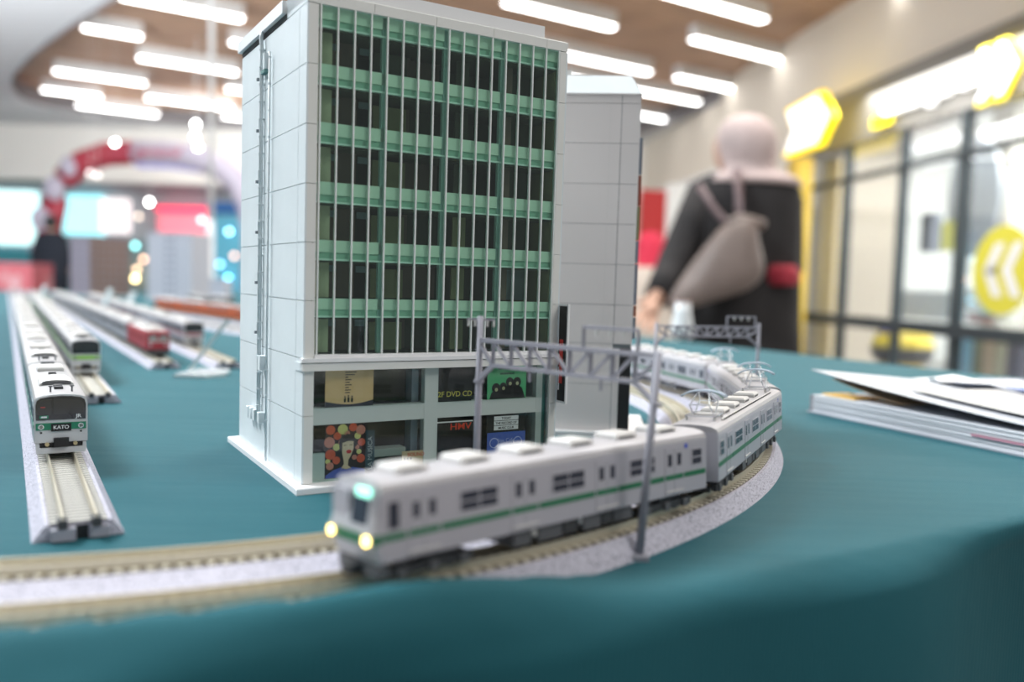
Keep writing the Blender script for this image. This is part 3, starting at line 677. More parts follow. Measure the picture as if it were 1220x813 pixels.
# interior of the upper floors: partitions of different colours
olive = mat('room_olive', (0.30, 0.27, 0.15), 0.8); brown = mat('room_brown', (0.21, 0.14, 0.115), 0.8); dkg = mat('room_dark', (0.09, 0.09, 0.065), 0.8); beige = mat('room_beige', (0.50, 0.46, 0.34), 0.8); bluew = mat('room_grey_blue', (0.22, 0.28, 0.32), .6)
mb = MB(); mb.box(3, W_-3, 34, 35, 49, 178); mb.build('interior_wall', dkg, t)
MB().box(3.0, 3.6, 4, 34, 49, 178).build('interior_wall', beige, t)
MB().box(W_-3.6, W_-3, 4, 34, 49, 178).build('interior_wall', olive, t)
rooms = [(51, 64.9), (71.9, 86.2), (93.6, 107.4), (115, 129), (136.6, 150.2), (157.6, 170.8)]
rr = random.Random(3)
for fi, (z0, z1) in enumerate(rooms):
    MB().box(12, 25, 16, 17.5, z0+.3, z1).build('partition', brown, t)
    MB().box(4.0, 11.4, 6, 7, z0+.3, z1).build('partition', beige, t)
    MB().box(31, 45, 14, 15.5, z0+.3, z1-2.5).build('partition', olive if fi < 5 else dkg, t)
    MB().box(45.5, 49, 20, 21, z0+.3, z1-1).build('partition', brown, t)
    MB().box(50, 64, 24, 25, z0+.3, z1).build('partition', brown if fi % 2 else dkg, t)
    MB().box(66, 72, 12, 13, z0+.3, z1-1.0).build('partition', olive if fi in (0, 1, 2) else dkg, t)
    MB().box(88, 91, 9, 10, z0+.3, z1).build('partition', brown, t)
    MB().box(96, 107, 18, 19, z0+.3, z1).build('partition', bluew if fi < 2 else dkg, t)
    for x in (11.5, 23.5): MB().box(x+2, x+6, 15.4, 15.9, z1-4.2, z1-1.6).build('sign_plate', bluew, t)
    MB().box(4, W_-4, 4, 33, z1-.8, z1-.2).build('ceiling_panel', dkg, t)
# shop storeys
M_sf = mat('shop_frame_green_grey', (0.48, 0.56, 0.53), 0.5)
for x0, x1 in ((50.2, 56.2), (103.2, 106.2)):
    MB().box(x0, x1, 1.6, 5, 2.5, 45).build('shop_column', M_sf, t)
MB().box(106.4, 108.7, 3.0, 6, 2.5, 45).build('shop_column', mat('teal_recess', (0.06, 0.22, 0.19), .5), t)
MB().box(4.2, 103.2, 1.7, 5.2, 24.2, 30.6).build('lintel', M_sf, t)
MB().box(4.2, 9.4, 1.6, 3.4, 2.5, 13.4).build('low_wall', M_sf, t)
MB().box(4.2, 108, 1.2, 34, 2.5, 3.4).build('shop_floor', mat('shop_floor', (0.40, 0.52, 0.48), .5), t)
MB().box(74.3, 75.2, 1.0, 2.0, 2.5, 24).build('door_frame', mat('door_green', (0.02, 0.42, 0.22), .4), t)
MB().box(56.2, 72.5, 1.6, 2.2, 22.0, 22.4).build('sign_rail', M_white, t)
M_sg = glassmat('shop_model_glass', (0.92, 0.95, 0.94), 0.10, 0.02)
for z0, z1 in ((2.8, 24.2), (30.6, 45)):
    for x0, x1 in ((4.3, 50.2), (56.2, 73.8), (75.2, 108.8)):
        MB().box(x0, x1, .9, 1.1, z0, z1).build('shop_pane', M_sg, t)
for z0, z1 in ((3.4, 24.2), (30.6, 45)):
    MB().box(3, 50, 13, 14, z0, z1).build('shop_back_wall', mat('shop_back_a', (0.075, 0.07, 0.055), .8), t)
    MB().box(56.2, 104, 16, 17, z0, z1).build('shop_back_wall', mat('shop_back_b', (0.025, 0.03, 0.03), .8), t)
    MB().box(46.5, 49.5, 6, 12, z0, z1).build('shop_inner_wall', bluew, t)
# posters (flat prints behind the glass)
YP = 2.0
def flat(x0, x1, z0, z1, m, name, par, y=YP, th=.15): return MB().box(x0, x1, y-th, y, z0, z1).build(name, m, par)
ink = mat('print_ink', (0.02, 0.02, 0.02), .6)
TX = (math.pi/2, 0, 0)
tan = mat('poster_tan', (0.74, 0.52, 0.26), .6)
p = flat(9.2, 28.4, 30.7, 45, mat('poster_navy', (0.03, 0.035, 0.05), .6), 'tan_poster', t); p['label'] = 'tan poster with a dark curved foot'
mb = MB(); pts = [(9.2, 44.8)]+[(9.2+19.2*k/12, 33.0-1.4*math.sin(math.pi*k/12)) for k in range(13)]+[(28.4, 44.8)]
mb.prism([(a, b) for a, b in pts], YP-.25, YP-.16, 'y'); mb.build('poster_field', tan, p)
for k, wd_ in enumerate((6.0, 5.0, 1.5, 3.2, 2.4, 3.4, 2.0, 3.0, 2.6)):
    xx = 17.0
    MB().box(xx, xx+wd_*.75, YP-.32, YP-.26, 43.8-k*.98, 44.15-k*.98).build('print_line', ink, p)
for k in range(3):
    MB().box(16.6+k*1.4, 17.4+k*1.4, YP-.32, YP-.26, 32.4, 34.0+(k % 2)*.3).build('print_figure', ink, p)
    MB().ball((17.0+k*1.4, YP-.29, 34.5+(k % 2)*.3), .35, .05, .35, 8, 5).build('print_figure', ink, p)
# poster of a laughing singer amid coloured discs
p = flat(9.5, 25.6, 3.4, 23.9, mat('poster_dark', (0.035, 0.02, 0.02), .6), 'disc_poster', t); p['label'] = 'poster of a laughing dark-haired singer amid coloured discs'
M_or = mat('pr_orange', (0.62, 0.11, 0.05), .6); M_pk = mat('pr_pink', (0.55, 0.22, 0.16), .6); M_yg = mat('pr_lime', (0.62, 0.62, 0.22), .6); M_sk = mat('pr_skin', (0.66, 0.55, 0.36), .6); M_bl = mat('pr_blue', (0.08, 0.12, 0.45), .6); M_rd = mat('pr_red', (0.5, 0.03, 0.03), .6)
dots = [(11.6, 22.0, 1.8, M_or), (16.4, 22.0, 2.0, M_yg), (20.5, 22.6, 1.6, M_or), (14.3, 19.6, 1.5, M_or), (11.2, 17.3, 2.1, M_pk), (23.6, 21.4, 1.9, M_pk), (22.4, 19.2, 1.3, M_yg), (24.0, 16.6, 1.5, M_or), (14.0, 15.3, 1.4, M_yg), (11.6, 12.6, 2.0, M_or), (18.2, 20.4, 1.1, M_pk), (23.0, 13.0, 1.0, M_yg), (22.3, 14.8, .9, M_pk), (14.0, 10.2, 1.5, M_or), (11.5, 8.2, 1.5, M_pk), (23.8, 10.3, 1.7, M_or), (21.2, 10.9, 1.0, M_pk), (10.6, 10.0, 1.0, M_yg), (15.7, 17.0, .9, M_pk)]
for x, z, r_, m in dots: MB().disc((x, YP-.25, z), r_, .08, 'y', 16).build('colour_disc', m, p)
mb = MB(); mb.prism([(15.2, 14.0), (15.0, 17.2), (16.2, 19.2), (18.2, 20.3), (20.4, 19.6), (21.9, 17.8), (22.0, 15.4), (21.0, 14.6), (19.5, 17.0), (17.0, 16.6), (16.6, 12.5), (15.8, 11.0)], YP-.32, YP-.26, 'y'); mb.build('hair', ink, p)
mb = MB(); mb.prism([(16.2, 13.0), (16.3, 16.8), (18.6, 17.4), (20.7, 17.2), (20.8, 14.5), (19.8, 11.8), (18.8, 10.2), (18.6, 8.0), (20.2, 6.6), (15.6, 6.6), (17.0, 8.6), (16.8, 10.2)], YP-.38, YP-.33, 'y'); mb.build('face', M_sk, p)
MB().disc((18.9, YP-.43, 13.3), 1.05, .05, 'y', 12, .75).build('mouth', M_rd, p)
for xx in (17.3, 19.7): MB().box(xx-.55, xx+.55, YP-.43, YP-.38, 15.75, 15.95).build('eye', ink, p)
mb = MB(); mb.prism([(9.8, 3.5), (9.8, 4.6), (13.0, 6.6), (16.0, 7.4), (18, 6.4), (20.4, 7.2), (25.4, 6.0), (25.4, 3.5)], YP-.38, YP-.33, 'y'); mb.build('dress', M_bl, p)
p = flat(25.8, 29.4, 3.4, 21.0, mat('strip_navy', (0.05, 0.08, 0.10), .6), 'strip_sign', t)
text_mesh('LA MUSICA', 2.6, mat('strip_ink', (0.45, 0.5, 0.5), .6), 'lettering', p, mm(27.6, YP-.2, 12.0), (math.pi/2, -math.pi/2, 0), .01).scale = (.001, .001, .001)
MB().box(29.4, 44, 5, 11, 9.5, 12.6).build('shop_counter', mat('counter_green_grey', (0.36, 0.42, 0.38), .5), t)
p = flat(29.6, 43, 3.4, 9.2, mat('panel_tealdark', (0.03, 0.07, 0.08), .6), 'window_panel', t)
tm = text_mesh('Record', 3.4, mat('script_ink', (0.20, 0.33, 0.34), .6), 'lettering', p, mm(36, YP-.2, 7.0), TX, .01, shear=.5); tm.scale = (.001, .001, .001)
p = flat(41.0, 50.1, 3.4, 11.6, mat('panel_tan', (0.60, 0.48, 0.30), .6), 'window_panel', t, YP-.2)
tm = text_mesh('SOUND', 2.1, M_or, 'lettering', p, mm(47, YP-.4, 10.0), TX, .01, bold=.03); tm.scale = (.001, .001, .001)
for k in range(3): MB().disc((42.2+k*1.3, YP-.45, 8.5), .5, .05, 'y', 8).build('print_spot', ink, p)
# 2F panel
p = flat(56.4, 71.6, 30.7, 45, mat('panel_black', (0.012, 0.014, 0.014), .5), 'window_panel', t)
tm = text_mesh('2F DVD CD', 3.1, mat('letter_yellow', (0.62, 0.58, 0.10), .5), 'lettering', p, mm(64.0, YP-.2, 33.6), TX, .01, bold=.02); tm.scale = (.001, .001, .001)
p = flat(56.4, 73.6, 18.2, 22.0, M_black, 'fascia_sign', t, 1.7)
tm = text_mesh('HMV', 3.9, mat('letter_red', (0.75, 0.06, 0.02), .5), 'lettering', p, mm(66.8, 1.5, 20.1), TX, .01, bold=.03); tm.scale = (.0012, .001, .001)
p = flat(79, 98, 30.7, 45, mat('poster_green', (0.10, 0.50, 0.22), .6), 'green_poster', t); p['label'] = 'green poster with plain dark rounded shapes'
for k, (x, z, r_) in enumerate(((83.2, 35.3, 2.0), (86.6, 35.8, 1.7), (89.8, 37.7, 1.9), (93.4, 37.6, 2.0))):
    MB().disc((x, YP-.3, z), r_, .08, 'y', 14, r_*1.1).build('dark_shape', ink, p)
mb = MB(); mb.prism([(80.2, 30.8), (81.0, 33.4), (83.2, 34.9), (86.5, 35.4), (89, 36.6), (93.4, 37.0), (96, 35.0), (97.6, 30.8)], YP-.3, YP-.22, 'y'); mb.build('dark_shape', ink, p)
for x, z in ((83.3, 34.7), (86.8, 35.2), (90.0, 37.1), (93.5, 37.1)): MB().disc((x, YP-.38, z), .75, .06, 'y', 10, .8).build('pale_spot', mat('pale_spot', (0.50, 0.52, 0.30), .6), p)
for k, (a, b_) in enumerate(((84, 93), (85, 92))): MB().box(a, b_, YP-.25, YP-.2, 43.2-k*2.2, 44.0-k*2.2).build('print_line', mat('ink_dkgreen', (0.02, 0.16, 0.08), .6), p)
# 1F right: listing board and blue poster
p = flat(79, 98.5, 16.6, 24.2, mat('board_black', (0.015, 0.017, 0.017), .5), 'listing_board', t)
for k, s_ in enumerate(('TODAY', 'THE RECORD OF', 'MUSIC CLUB')):
    MB().box(82.7, 94.6, YP-.3, YP-.2, 21.5-k*2.05, 23.3-k*2.05).build('listing_strip', M_white, p)
    tm = text_mesh(s_, 1.35, ink, 'lettering', p, mm(88.6, YP-.33, 22.35-k*2.05), TX, .01, bold=.03); tm.scale = (.001, .001, .001)
p = flat(79.7, 98.4, 3.4, 16.4, mat('poster_blue', (0.06, 0.13, 0.50), .6), 'blue_poster', t); p['label'] = 'blue poster with pale lettering'
M_pb = mat('pale_blue_ink', (0.40, 0.48, 0.75), .6)
for s_, sz_, z in (('Box Cafe', 2.3, 12.8), ('ICI', 3.6, 9.3)):
    tm = text_mesh(s_, sz_, M_pb, 'lettering', p, mm(88.6, YP-.2, z), TX, .01); tm.scale = (.001, .001, .001)
for x in (83, 94.6):
    MB().disc((x, YP-.25, 12.0), 2.2, .06, 'y', 18).build('ring_print', M_pb, p); MB().disc((x, YP-.3, 12.0), 1.8, .06, 'y', 18).build('ring_print', mat('poster_blue', (0, 0, 0)), p)
# projecting sign at the right pillar
p = MB().box(112.7, 113.7, -6.8, 0.2, 28.4, 71.4).build('projecting_sign', M_white, t)
MB().box(112.45, 112.72, -6.0, -.6, 29.4, 70.4).build('sign_face', M_black, p)
MB().box(112.3, 112.46, -4.2, -1.6, 37, 56).build('sign_print', mat('sign_red', (0.55, 0.04, 0.03), .5), p)
MB().box(112.3, 112.46, -2.0, -1.2, 34, 44).build('sign_print', M_wh, p)
# pipes and fittings on the left side
def vpipe(y, r_, z0, z1, joints, top=True):
    pts = [(-1.2, y, z0), (-1.2, y, z1)]
    if top: pts += [(-1.6, y, z1+4), (-1.0, y, z1+7)]
    p = MB().tube(pts, r_, 10).build('drain_pipe', M_bside, t, smooth=True)
    z = z0+6
    while z < z1: MB().tube([(-1.2, y, z), (-1.2, y, z+.5)], r_*1.4, 10).build('pipe_collar', M_bside, p); z += joints
vpipe(58.5, .85, 18, 174, 7.1)
vpipe(46, .45, 2.6, 170, 10.6, False)
for k in range(6):
    z = 52+21.4*k
    o = MB().box(-.8, 0, 64.5, 66.2, z+3, z+8).build('vent_hook', M_bside, t); MB().box(-1.8, 0, 63.5, 64.8, z+2.6, z+3.8).build('hook_tip', M_groove, o)
MB().box(-1.6, 0, 53.0, 55.4, 164, 171).build('vent_hook', M_bside, t); MB().box(-1.8, 0, 52.0, 58, 163, 164.4).build('vent_foot', mat('foot_green', (0.12, 0.25, 0.24), .6), t)
MB().box(-2.6, 0, 51.5, 55.5, 40, 46).build('junction_box', M_bside, t)
for k, y in enumerate((52.5, 60.5, 66.5, 71.5)): MB().cbox(-2.6, 0, y, y+3.0, 17.5-k*.2, 22, .3).build('meter_box', M_bside, t)

# ------------------------------------------------------------------ rear model building
R2 = math.radians(-5.0)
t = thing('model_building', 'beige panelled model building standing behind the glass-fronted one', 'model building', on_table(63.2, 449), R2)
M_rear = mat('rear_wall_plastic', (0.76, 0.73, 0.73), 0.5)
MB().cbox(-62, 10, -5, 62, 0, 2.5, .4).build('base_plate', M_white, t)
MB().box(-52, -.6, .6, 56, 2.5, 178.5).build('core', M_groove, t)
RZ = [2.5, 27.4, 49, 69.7, 90.9, 112, 132.8, 153.8, 174.3, 178.6]
for k in range(9):
    z0, z1 = RZ[k], RZ[k+1]
    MB().box(-52.4, -9.9, 0, .8, z0+.12, z1-.12).build('wall_panel', M_rear, t)
    if z0 > 46: MB().box(-9.6, 0, 0, .8, z0+.12, z1-.12).build('wall_panel', M_rear, t)
    MB().box(-.8, 0, .85, 56, z0+.12, z1-.12).build('wall_panel', M_rear, t)
    if z0 > 46: MB().box(-15.6, -15.45, -.06, .1, z0+1, z1-1).build('panel_line', M_grey, t)
MB().box(-9.6, -6.2, .05, .7, 2.5, 46).build('corner_strip', M_rear, t)
MB().box(-6.1, -.1, -.1, .7, 2.5, 47).build('dark_recess', M_black, t)
MB().box(-53, .4, -.5, 56.5, 178.6, 179.4).build('cornice', M_rear, t)
b_ = MB(); b_.add([(-53, -.3, 179.4), (.2, -.3, 179.4), (.2, 56, 179.4), (-53, 56, 179.4), (-48, 9, 190.5), (-5.2, 9, 190.5), (-5.2, 48, 190.5), (-48, 48, 190.5)], [(3, 2, 1, 0), (4, 5, 6, 7), (0, 1, 5, 4), (1, 2, 6, 5), (2, 3, 7, 6), (3, 0, 4, 7)]); b_.build('sloped_roof', M_bside, t)
MB().box(-41, -37, 12, 18, 190.5, 194).build('roof_vent', M_grey, t)
for k, (z0, z1, c_) in enumerate(((138, 157, (0.22, 0.25, 0.30)), (122, 137.5, (0.30, 0.10, 0.07)), (104, 121.5, (0.24, 0.25, 0.13)), (92, 103.5, (0.20, 0.22, 0.27)), (70, 91.5, (0.22, 0.24, 0.3)), (64, 69.5, (0.30, 0.12, 0.08)), (52, 63.5, (0.22, 0.25, 0.30)))):
    MB().box(.05, 1.7, 1.0, 2.4, z0, z1).build('side_sign', mat('side_sign%d' % k, c_, .6), t)

# ------------------------------------------------------------------ railway cars
L2 = 64.75
def car_shell(roofz, bot, hw=9.35, L=L2, x1=None):
    x1 = L if x1 is None else x1
    body = MB().prism([(-hw, bot), (hw, bot), (hw, roofz-3.6), (hw-.15, roofz-2.3), (-hw+.15, roofz-2.3), (-hw, roofz-3.6)], -L, x1)
    roof = MB().prism([(hw-.15, roofz-2.3), (hw-.7, roofz-1.35), (hw-2.4, roofz-.6), (hw-5, roofz-.2), (0, roofz), (-hw+5, roofz-.2), (-hw+2.4, roofz-.6), (-hw+.7, roofz-1.35), (-hw+.15, roofz-2.3)], -L, x1)
    return body, roof
def underframe(t, detail=2, bot=4.0):
    for xb in (-46, 46):
        bg_ = shared('bogie', lambda: MB().box(-13, 13, -7.2, -6.2, -.0+1.2, 3.4).box(-13, 13, 6.2, 7.2, 1.2, 3.4).box(-3, 3, -7, 7, 1.4, 5.6).box(-14, -12.4, -5, 5, .8, 2.6).box(12.4, 14, -5, 5, .8, 2.6), M_dark, 'bogie', t, mm(xb, 0, 0))
        if detail > 1:
            for xw in (-7, 7):
                shared('wheelset', lambda: MB().disc((0, -5.4, 2.9), 2.9, 1.0, 'y', 14).disc((0, 4.4, 2.9), 2.9, 1.0, 'y', 14).box(-.4, .4, -5, 5, 2.5, 3.3), M_under, 'wheelset', bg_, mm(xw, 0, 0))
            for xw in (-9.5, 0, 9.5):
                for sy in (-7.5, 7.2): shared('axle_box', lambda: MB().cbox(-1.3, 1.3, 0, .8, .9, 3.3, .2), M_under, 'axle_box', bg_, mm(xw, sy, 0))
    rr = random.Random(5)
    x = -28
    if detail > 1:
        for wd_, hh, m in ((9, 3.0, M_under), (5, 3.0, M_dark), (8, 3.3, M_under), (2, 1.2, M_metal), (6, 3.0, M_dark), (10, 3.2, M_under), (2, 1.5, M_ac), (7, 3.2, M_under)):
            MB().box(x, x+wd_-.8, -8.3, 8.3, bot-hh-1.0, bot+.1).build('equipment_box', m, t); x += wd_
    else:
        shared('uf%d' % detail, lambda: MB().box(-28, 28, -7.8, 7.8, 1.0, bot+.1), M_dark, 'equipment_box', t)
def door(t, x, sy, m, z0=5.9, z1=20.4):
    d = shared('door%.0f' % z1, lambda: MB().box(-4.7, 4.7, -.12, .12, z0, z1).box(-5.0, 5.0, -.22, .22, z1, z1+.3), m, 'door', t, mm(x, sy*9.38, 0))
    for dx in (-2.4, 2.4): shared('door_pane', lambda: MB().box(-1.0, 1.0, -.16, .16, 15.0, 18.8), M_win, 'door_window', d, mm(dx, 0, 0))
    shared('door_seam', lambda: MB().box(-.08, .08, -.15, .15, z0, 20.2), M_groove, 'door_seam', d)
    shared('door_step', lambda: MB().box(-4.6, 4.6, -.45, .45, 6.9, 7.25), M_ac, 'door_step', d)
    return d
def window(t, x0, x1, sy, m, cols=2):
    w_ = x1-x0; key = 'win%.1f_%d' % (w_, cols)
    f = shared(key, lambda: MB().box(-w_/2-.35, w_/2+.35, -.14, .14, 14.1, 19.3), m, 'window_frame', t, mm((x0+x1)/2, sy*9.36, 0))
    cw = w_/cols
    for c_ in range(cols):
        for z0, z1 in ((14.4, 16.4), (16.85, 19.0)):
            shared('pane%.1f_%.1f' % (cw, z0), lambda: MB().box(-cw/2+.25, cw/2-.25, -.2, .2, z0, z1), M_win, 'window_pane', f, mm(-w_/2+cw*(c_+.5), 0, 0))
def pantograph(t, x, zr, h=12.5):
    p = MB().box(x-6, x+6, -5.5, -4.8, zr+.9, zr+1.5).box(x-6, x+6, 4.8, 5.5, zr+.9, zr+1.5).box(x-6, x-5.2, -5.5, 5.5, zr+.9, zr+1.5).box(x+5.2, x+6, -5.5, 5.5, zr+.9, zr+1.5).build('pantograph', M_metal, t)
    for a in (-5.4, 5.4):
        for b_ in (-5, 5): MB().tube([(x+a, b_, zr-.4), (x+a, b_, zr+1)], .55, 8).build('insulator', M_ac, p)
    mz = zr+1.2+(h-1.5)*.5; top = zr+h-.5
    for s_ in (-1, 1):
        for y in (-3.8, 3.8): MB().tube([(x+s_*1.2, y, zr+1.2), (x+s_*7.0, y*.9, mz)], .28, 6).build('lower_arm', M_metal, p)
        MB().tube([(x+s_*7.0, -3.5, mz), (x+s_*7.0, 3.5, mz)], .22, 6).build('cross_rod', M_metal, p)
        for y in (-3.4, 3.4): MB().tube([(x+s_*7.0, y, mz), (x+s_*.6, y*.6, top)], .22, 6).build('upper_arm', M_metal, p)
    for dx in (-1.1, 1.1):
        MB().tube([(x+dx, yy, top+.5-(abs(yy)/8.0)**3*2.0) for yy in (-8.2, -7, -5.5, -3, 0, 3, 5.5, 7, 8.2)], .38, 6).build('bow', mat('bow_blue_grey', (0.55, 0.64, 0.75), .35), p, smooth=True)
def ac_units(t, zr, xs, l=13, w_=11, h=2.3, m=None):
    for x in xs:
        a = shared('ac%.0f' % l, lambda: MB().cbox(-l/2, l/2, -w_/2, w_/2, -.5, h, .7), m or M_ac, 'ac_unit', t, mm(x, 0, zr))
        shared('acgrille%.0f' % l, lambda: MB().box(-l/2+1.5, l/2-1.5, -w_/2-.08, w_/2+.08, .3, .9), M_under, 'ac_grille', a)
def cart(label, loc, heading, group, roll=0.0, name='model_railway_car', cat='model train car'):
    t = thing(name, label, cat, loc, heading, group); t.rotation_euler = (roll, 0, heading); return t
RTOP = 25.0
G_main = 'cars of the silver train with a green waist line'
def main_car(label, theta, head=False, pant=False, straight=None):
    if straight is None:
        a = math.radians(theta); p = CEN+Vector((math.cos(a), math.sin(a), 0))*(RO-2.9+drift(theta)*.3); hd = a-math.pi/2
    else: p, _n = arc_frame(0, straight); hd = math.radians(30.75)-math.pi/2
    t = cart(label, on_table(p.x, p.y, 8.3), hd, G_main, 0.055)
    xe = L2-2.2 if head else L2
    body, roof = car_shell(RTOP, 5.7, x1=xe)
    body.build('body', M_train, t); roof.build('roof', M_trainroof, t)
    if head: doors = [50.0, 17.0, -15.5, -47.5]; wins = [(39, 26.6, 2), (6.8, -6, 2), (-25.8, -37.7, 2), (-56.7, -62, 1)]
    else: doors = [47.5, 16.2, -15.9, -47.5]; wins = [(62, 56.5, 1), (38, 26, 2), (6.3, -5.8, 2), (-25.6, -37.6, 2), (-56.5, -62, 1)]
    for sy in (1, -1):
        for x in doors: door(t, x, sy, M_train)
        for a, b_, c_ in wins: window(t, b_, a, sy, M_train, c_)
        edges = [xe-.2]+sum([[x+4.9, x-4.9] for x in doors], [])+[-L2+.4]
        for k in range(len(edges)-1):
            MB().box(edges[k+1]+.35, edges[k]-.35, sy*9.4-.12, sy*9.4+.12, 10.7, 12.3).build('stripe', M_green, t)
        MB().box(-L2, xe, sy*9.1-.2, sy*9.1+.2, 22.3, 22.6).build('gutter', M_ac, t)
        if head: MB().box(57.2, 60.2, sy*9.3-.15, sy*9.3+.15, 13.4, 19.6).build('cab_side_window', M_win, t)
    MB().box(-L2-.6, -L2, -3.4, 3.4, 5, 21.5).build('gangway', M_dark, t)
    MB().box(-L2-3, -L2, -1.5, 1.5, 2.6, 4.6).build('coupler', M_dark, t)
    underframe(t, 2, 5.7)
    if pant:
        ac_units(t, RTOP-.3, (29, 11, -8, -28), 10, 8, 1.9)
        pantograph(t, 46, RTOP, 9.8); pantograph(t, -52, RTOP, 9.8)
        mb = MB()
        for k in range(34): mb.box(-48+k*2.8, -46.6+k*2.8, 6.2, 7.2, RTOP-1.1, RTOP-.1)
        mb.build('conduit_clips', M_dark, t)
        MB().tube([(-50, 6.7, RTOP-.2), (48, 6.7, RTOP-.2)], .3, 6).build('conduit', M_ac, t)
        MB().cbox(40, 44, -4, 4, RTOP-.4, RTOP+1.2, .3).build('roof_box', M_ac, t)
    else: ac_units(t, RTOP-.3, (50, 30, 10, -10, -30, -50), 9.5, 9, 2.0)
    for sy in (1, -1): MB().box(-L2+10.5, -L2+11.9, sy*9.38-.1, sy*9.38+.1, 20.0, 21.4).build('round_mark', mat('mark_blue', (0.03, 0.08, 0.55), .5), t)
    if head:
        # raked cab front
        prof_ = [(5.2, 0.0), (11.5, 2.3), (13.2, 2.3), (RTOP-2.6, .6), (RTOP-.7, .1)]
        rings = []
        for z, dx in prof_:
            hw = 9.3 if z < 22 else 8.0
            rings.append([Vector((xe-.1, hw, z)), Vector((xe+dx-.5, hw-.1, z)), Vector((xe+dx, hw-.9, z)), Vector((xe+dx, -hw+.9, z)), Vector((xe+dx-.5, -hw+.1, z)), Vector((xe-.1, -hw, z))])
        MB().loft(rings).build('cab_front', mat('cab_front', (0.60, 0.60, 0.63), .35, metal=.2), t)
        mk = MB(); mk.add([(xe+2.15, 6.9, 14.6), (xe+2.15, .2, 14.6), (xe+1.2, .2, 21.3), (xe+1.2, 6.9, 21.3), (xe+.5, 6.9, 14.6), (xe+.5, .2, 14.6), (xe+.2, .2, 21.3), (xe+.2, 6.9, 21.3)], [(0, 1, 2, 3), (4, 7, 6, 5), (0, 4, 5, 1), (1, 5, 6, 2), (2, 6, 7, 3), (3, 7, 4, 0)])
        mk.build('windscreen', M_win, t)
        MB().box(xe+.6, xe+1.35, 1.6, 7.2, 20.9, 22.9).build('destination_sign', mat('dest_glow', (0.4, 0.9, 0.75), .5, emit=(0.35, 0.95, 0.75), es=1.6), t)
        MB().box(xe+2.1, xe+2.5, -9.1, 9.1, 10.0, 12.6).build('front_band', M_green, t)
        for sy in (-1, 1):
            MB().box(xe-.2, xe+2.3, sy*9.25-.12, sy*9.25+.12, 10.1, 12.5).build('band_return', M_green, t)
            MB().disc((xe+2.5, sy*7.7, 11.3), 1.15, .5, 'x', 14).build('headlight', mat('head_glow', (1, .8, .3), .5, emit=(1, 0.74, 0.22), es=6.0), t)
            MB().box(xe+2.3, xe+2.55, sy*7.7-1.7, sy*7.7+1.7, 9.9, 12.8).build('headlight_bezel', mat('bezel', (0.5, .5, .5), .3), t)
        MB().box(xe-1, xe+3.5, -2, 2, 2.4, 4.8).build('coupler', M_dark, t)
        MB().box(xe-3, xe+.2, -8.4, 8.4, 2.0, 5.7).build('skirt', M_under, t)
        MB().box(xe+.9, xe+1.9, -8.2, -1.0, 14.4, 22).build('front_door', M_train, t)
    else:
        MB().box(L2, L2+.6, -3.4, 3.4, 5, 21.5).build('gangway', M_dark, t)
    return t
main_car('silver leading car with glowing yellow headlamps and green band on the curved track', -47.6, head=True)
main_car('silver car with two raised pantographs, coupled behind the headlamp car', -26.5, pant=True)
main_car('silver third car curving away behind the pantograph car', -5.4, pant=True)
main_car('silver fourth car, mostly hidden behind the model buildings', 15.7)
main_car('silver fifth car, wholly at the back beyond the beige building', 0, straight=45.0)

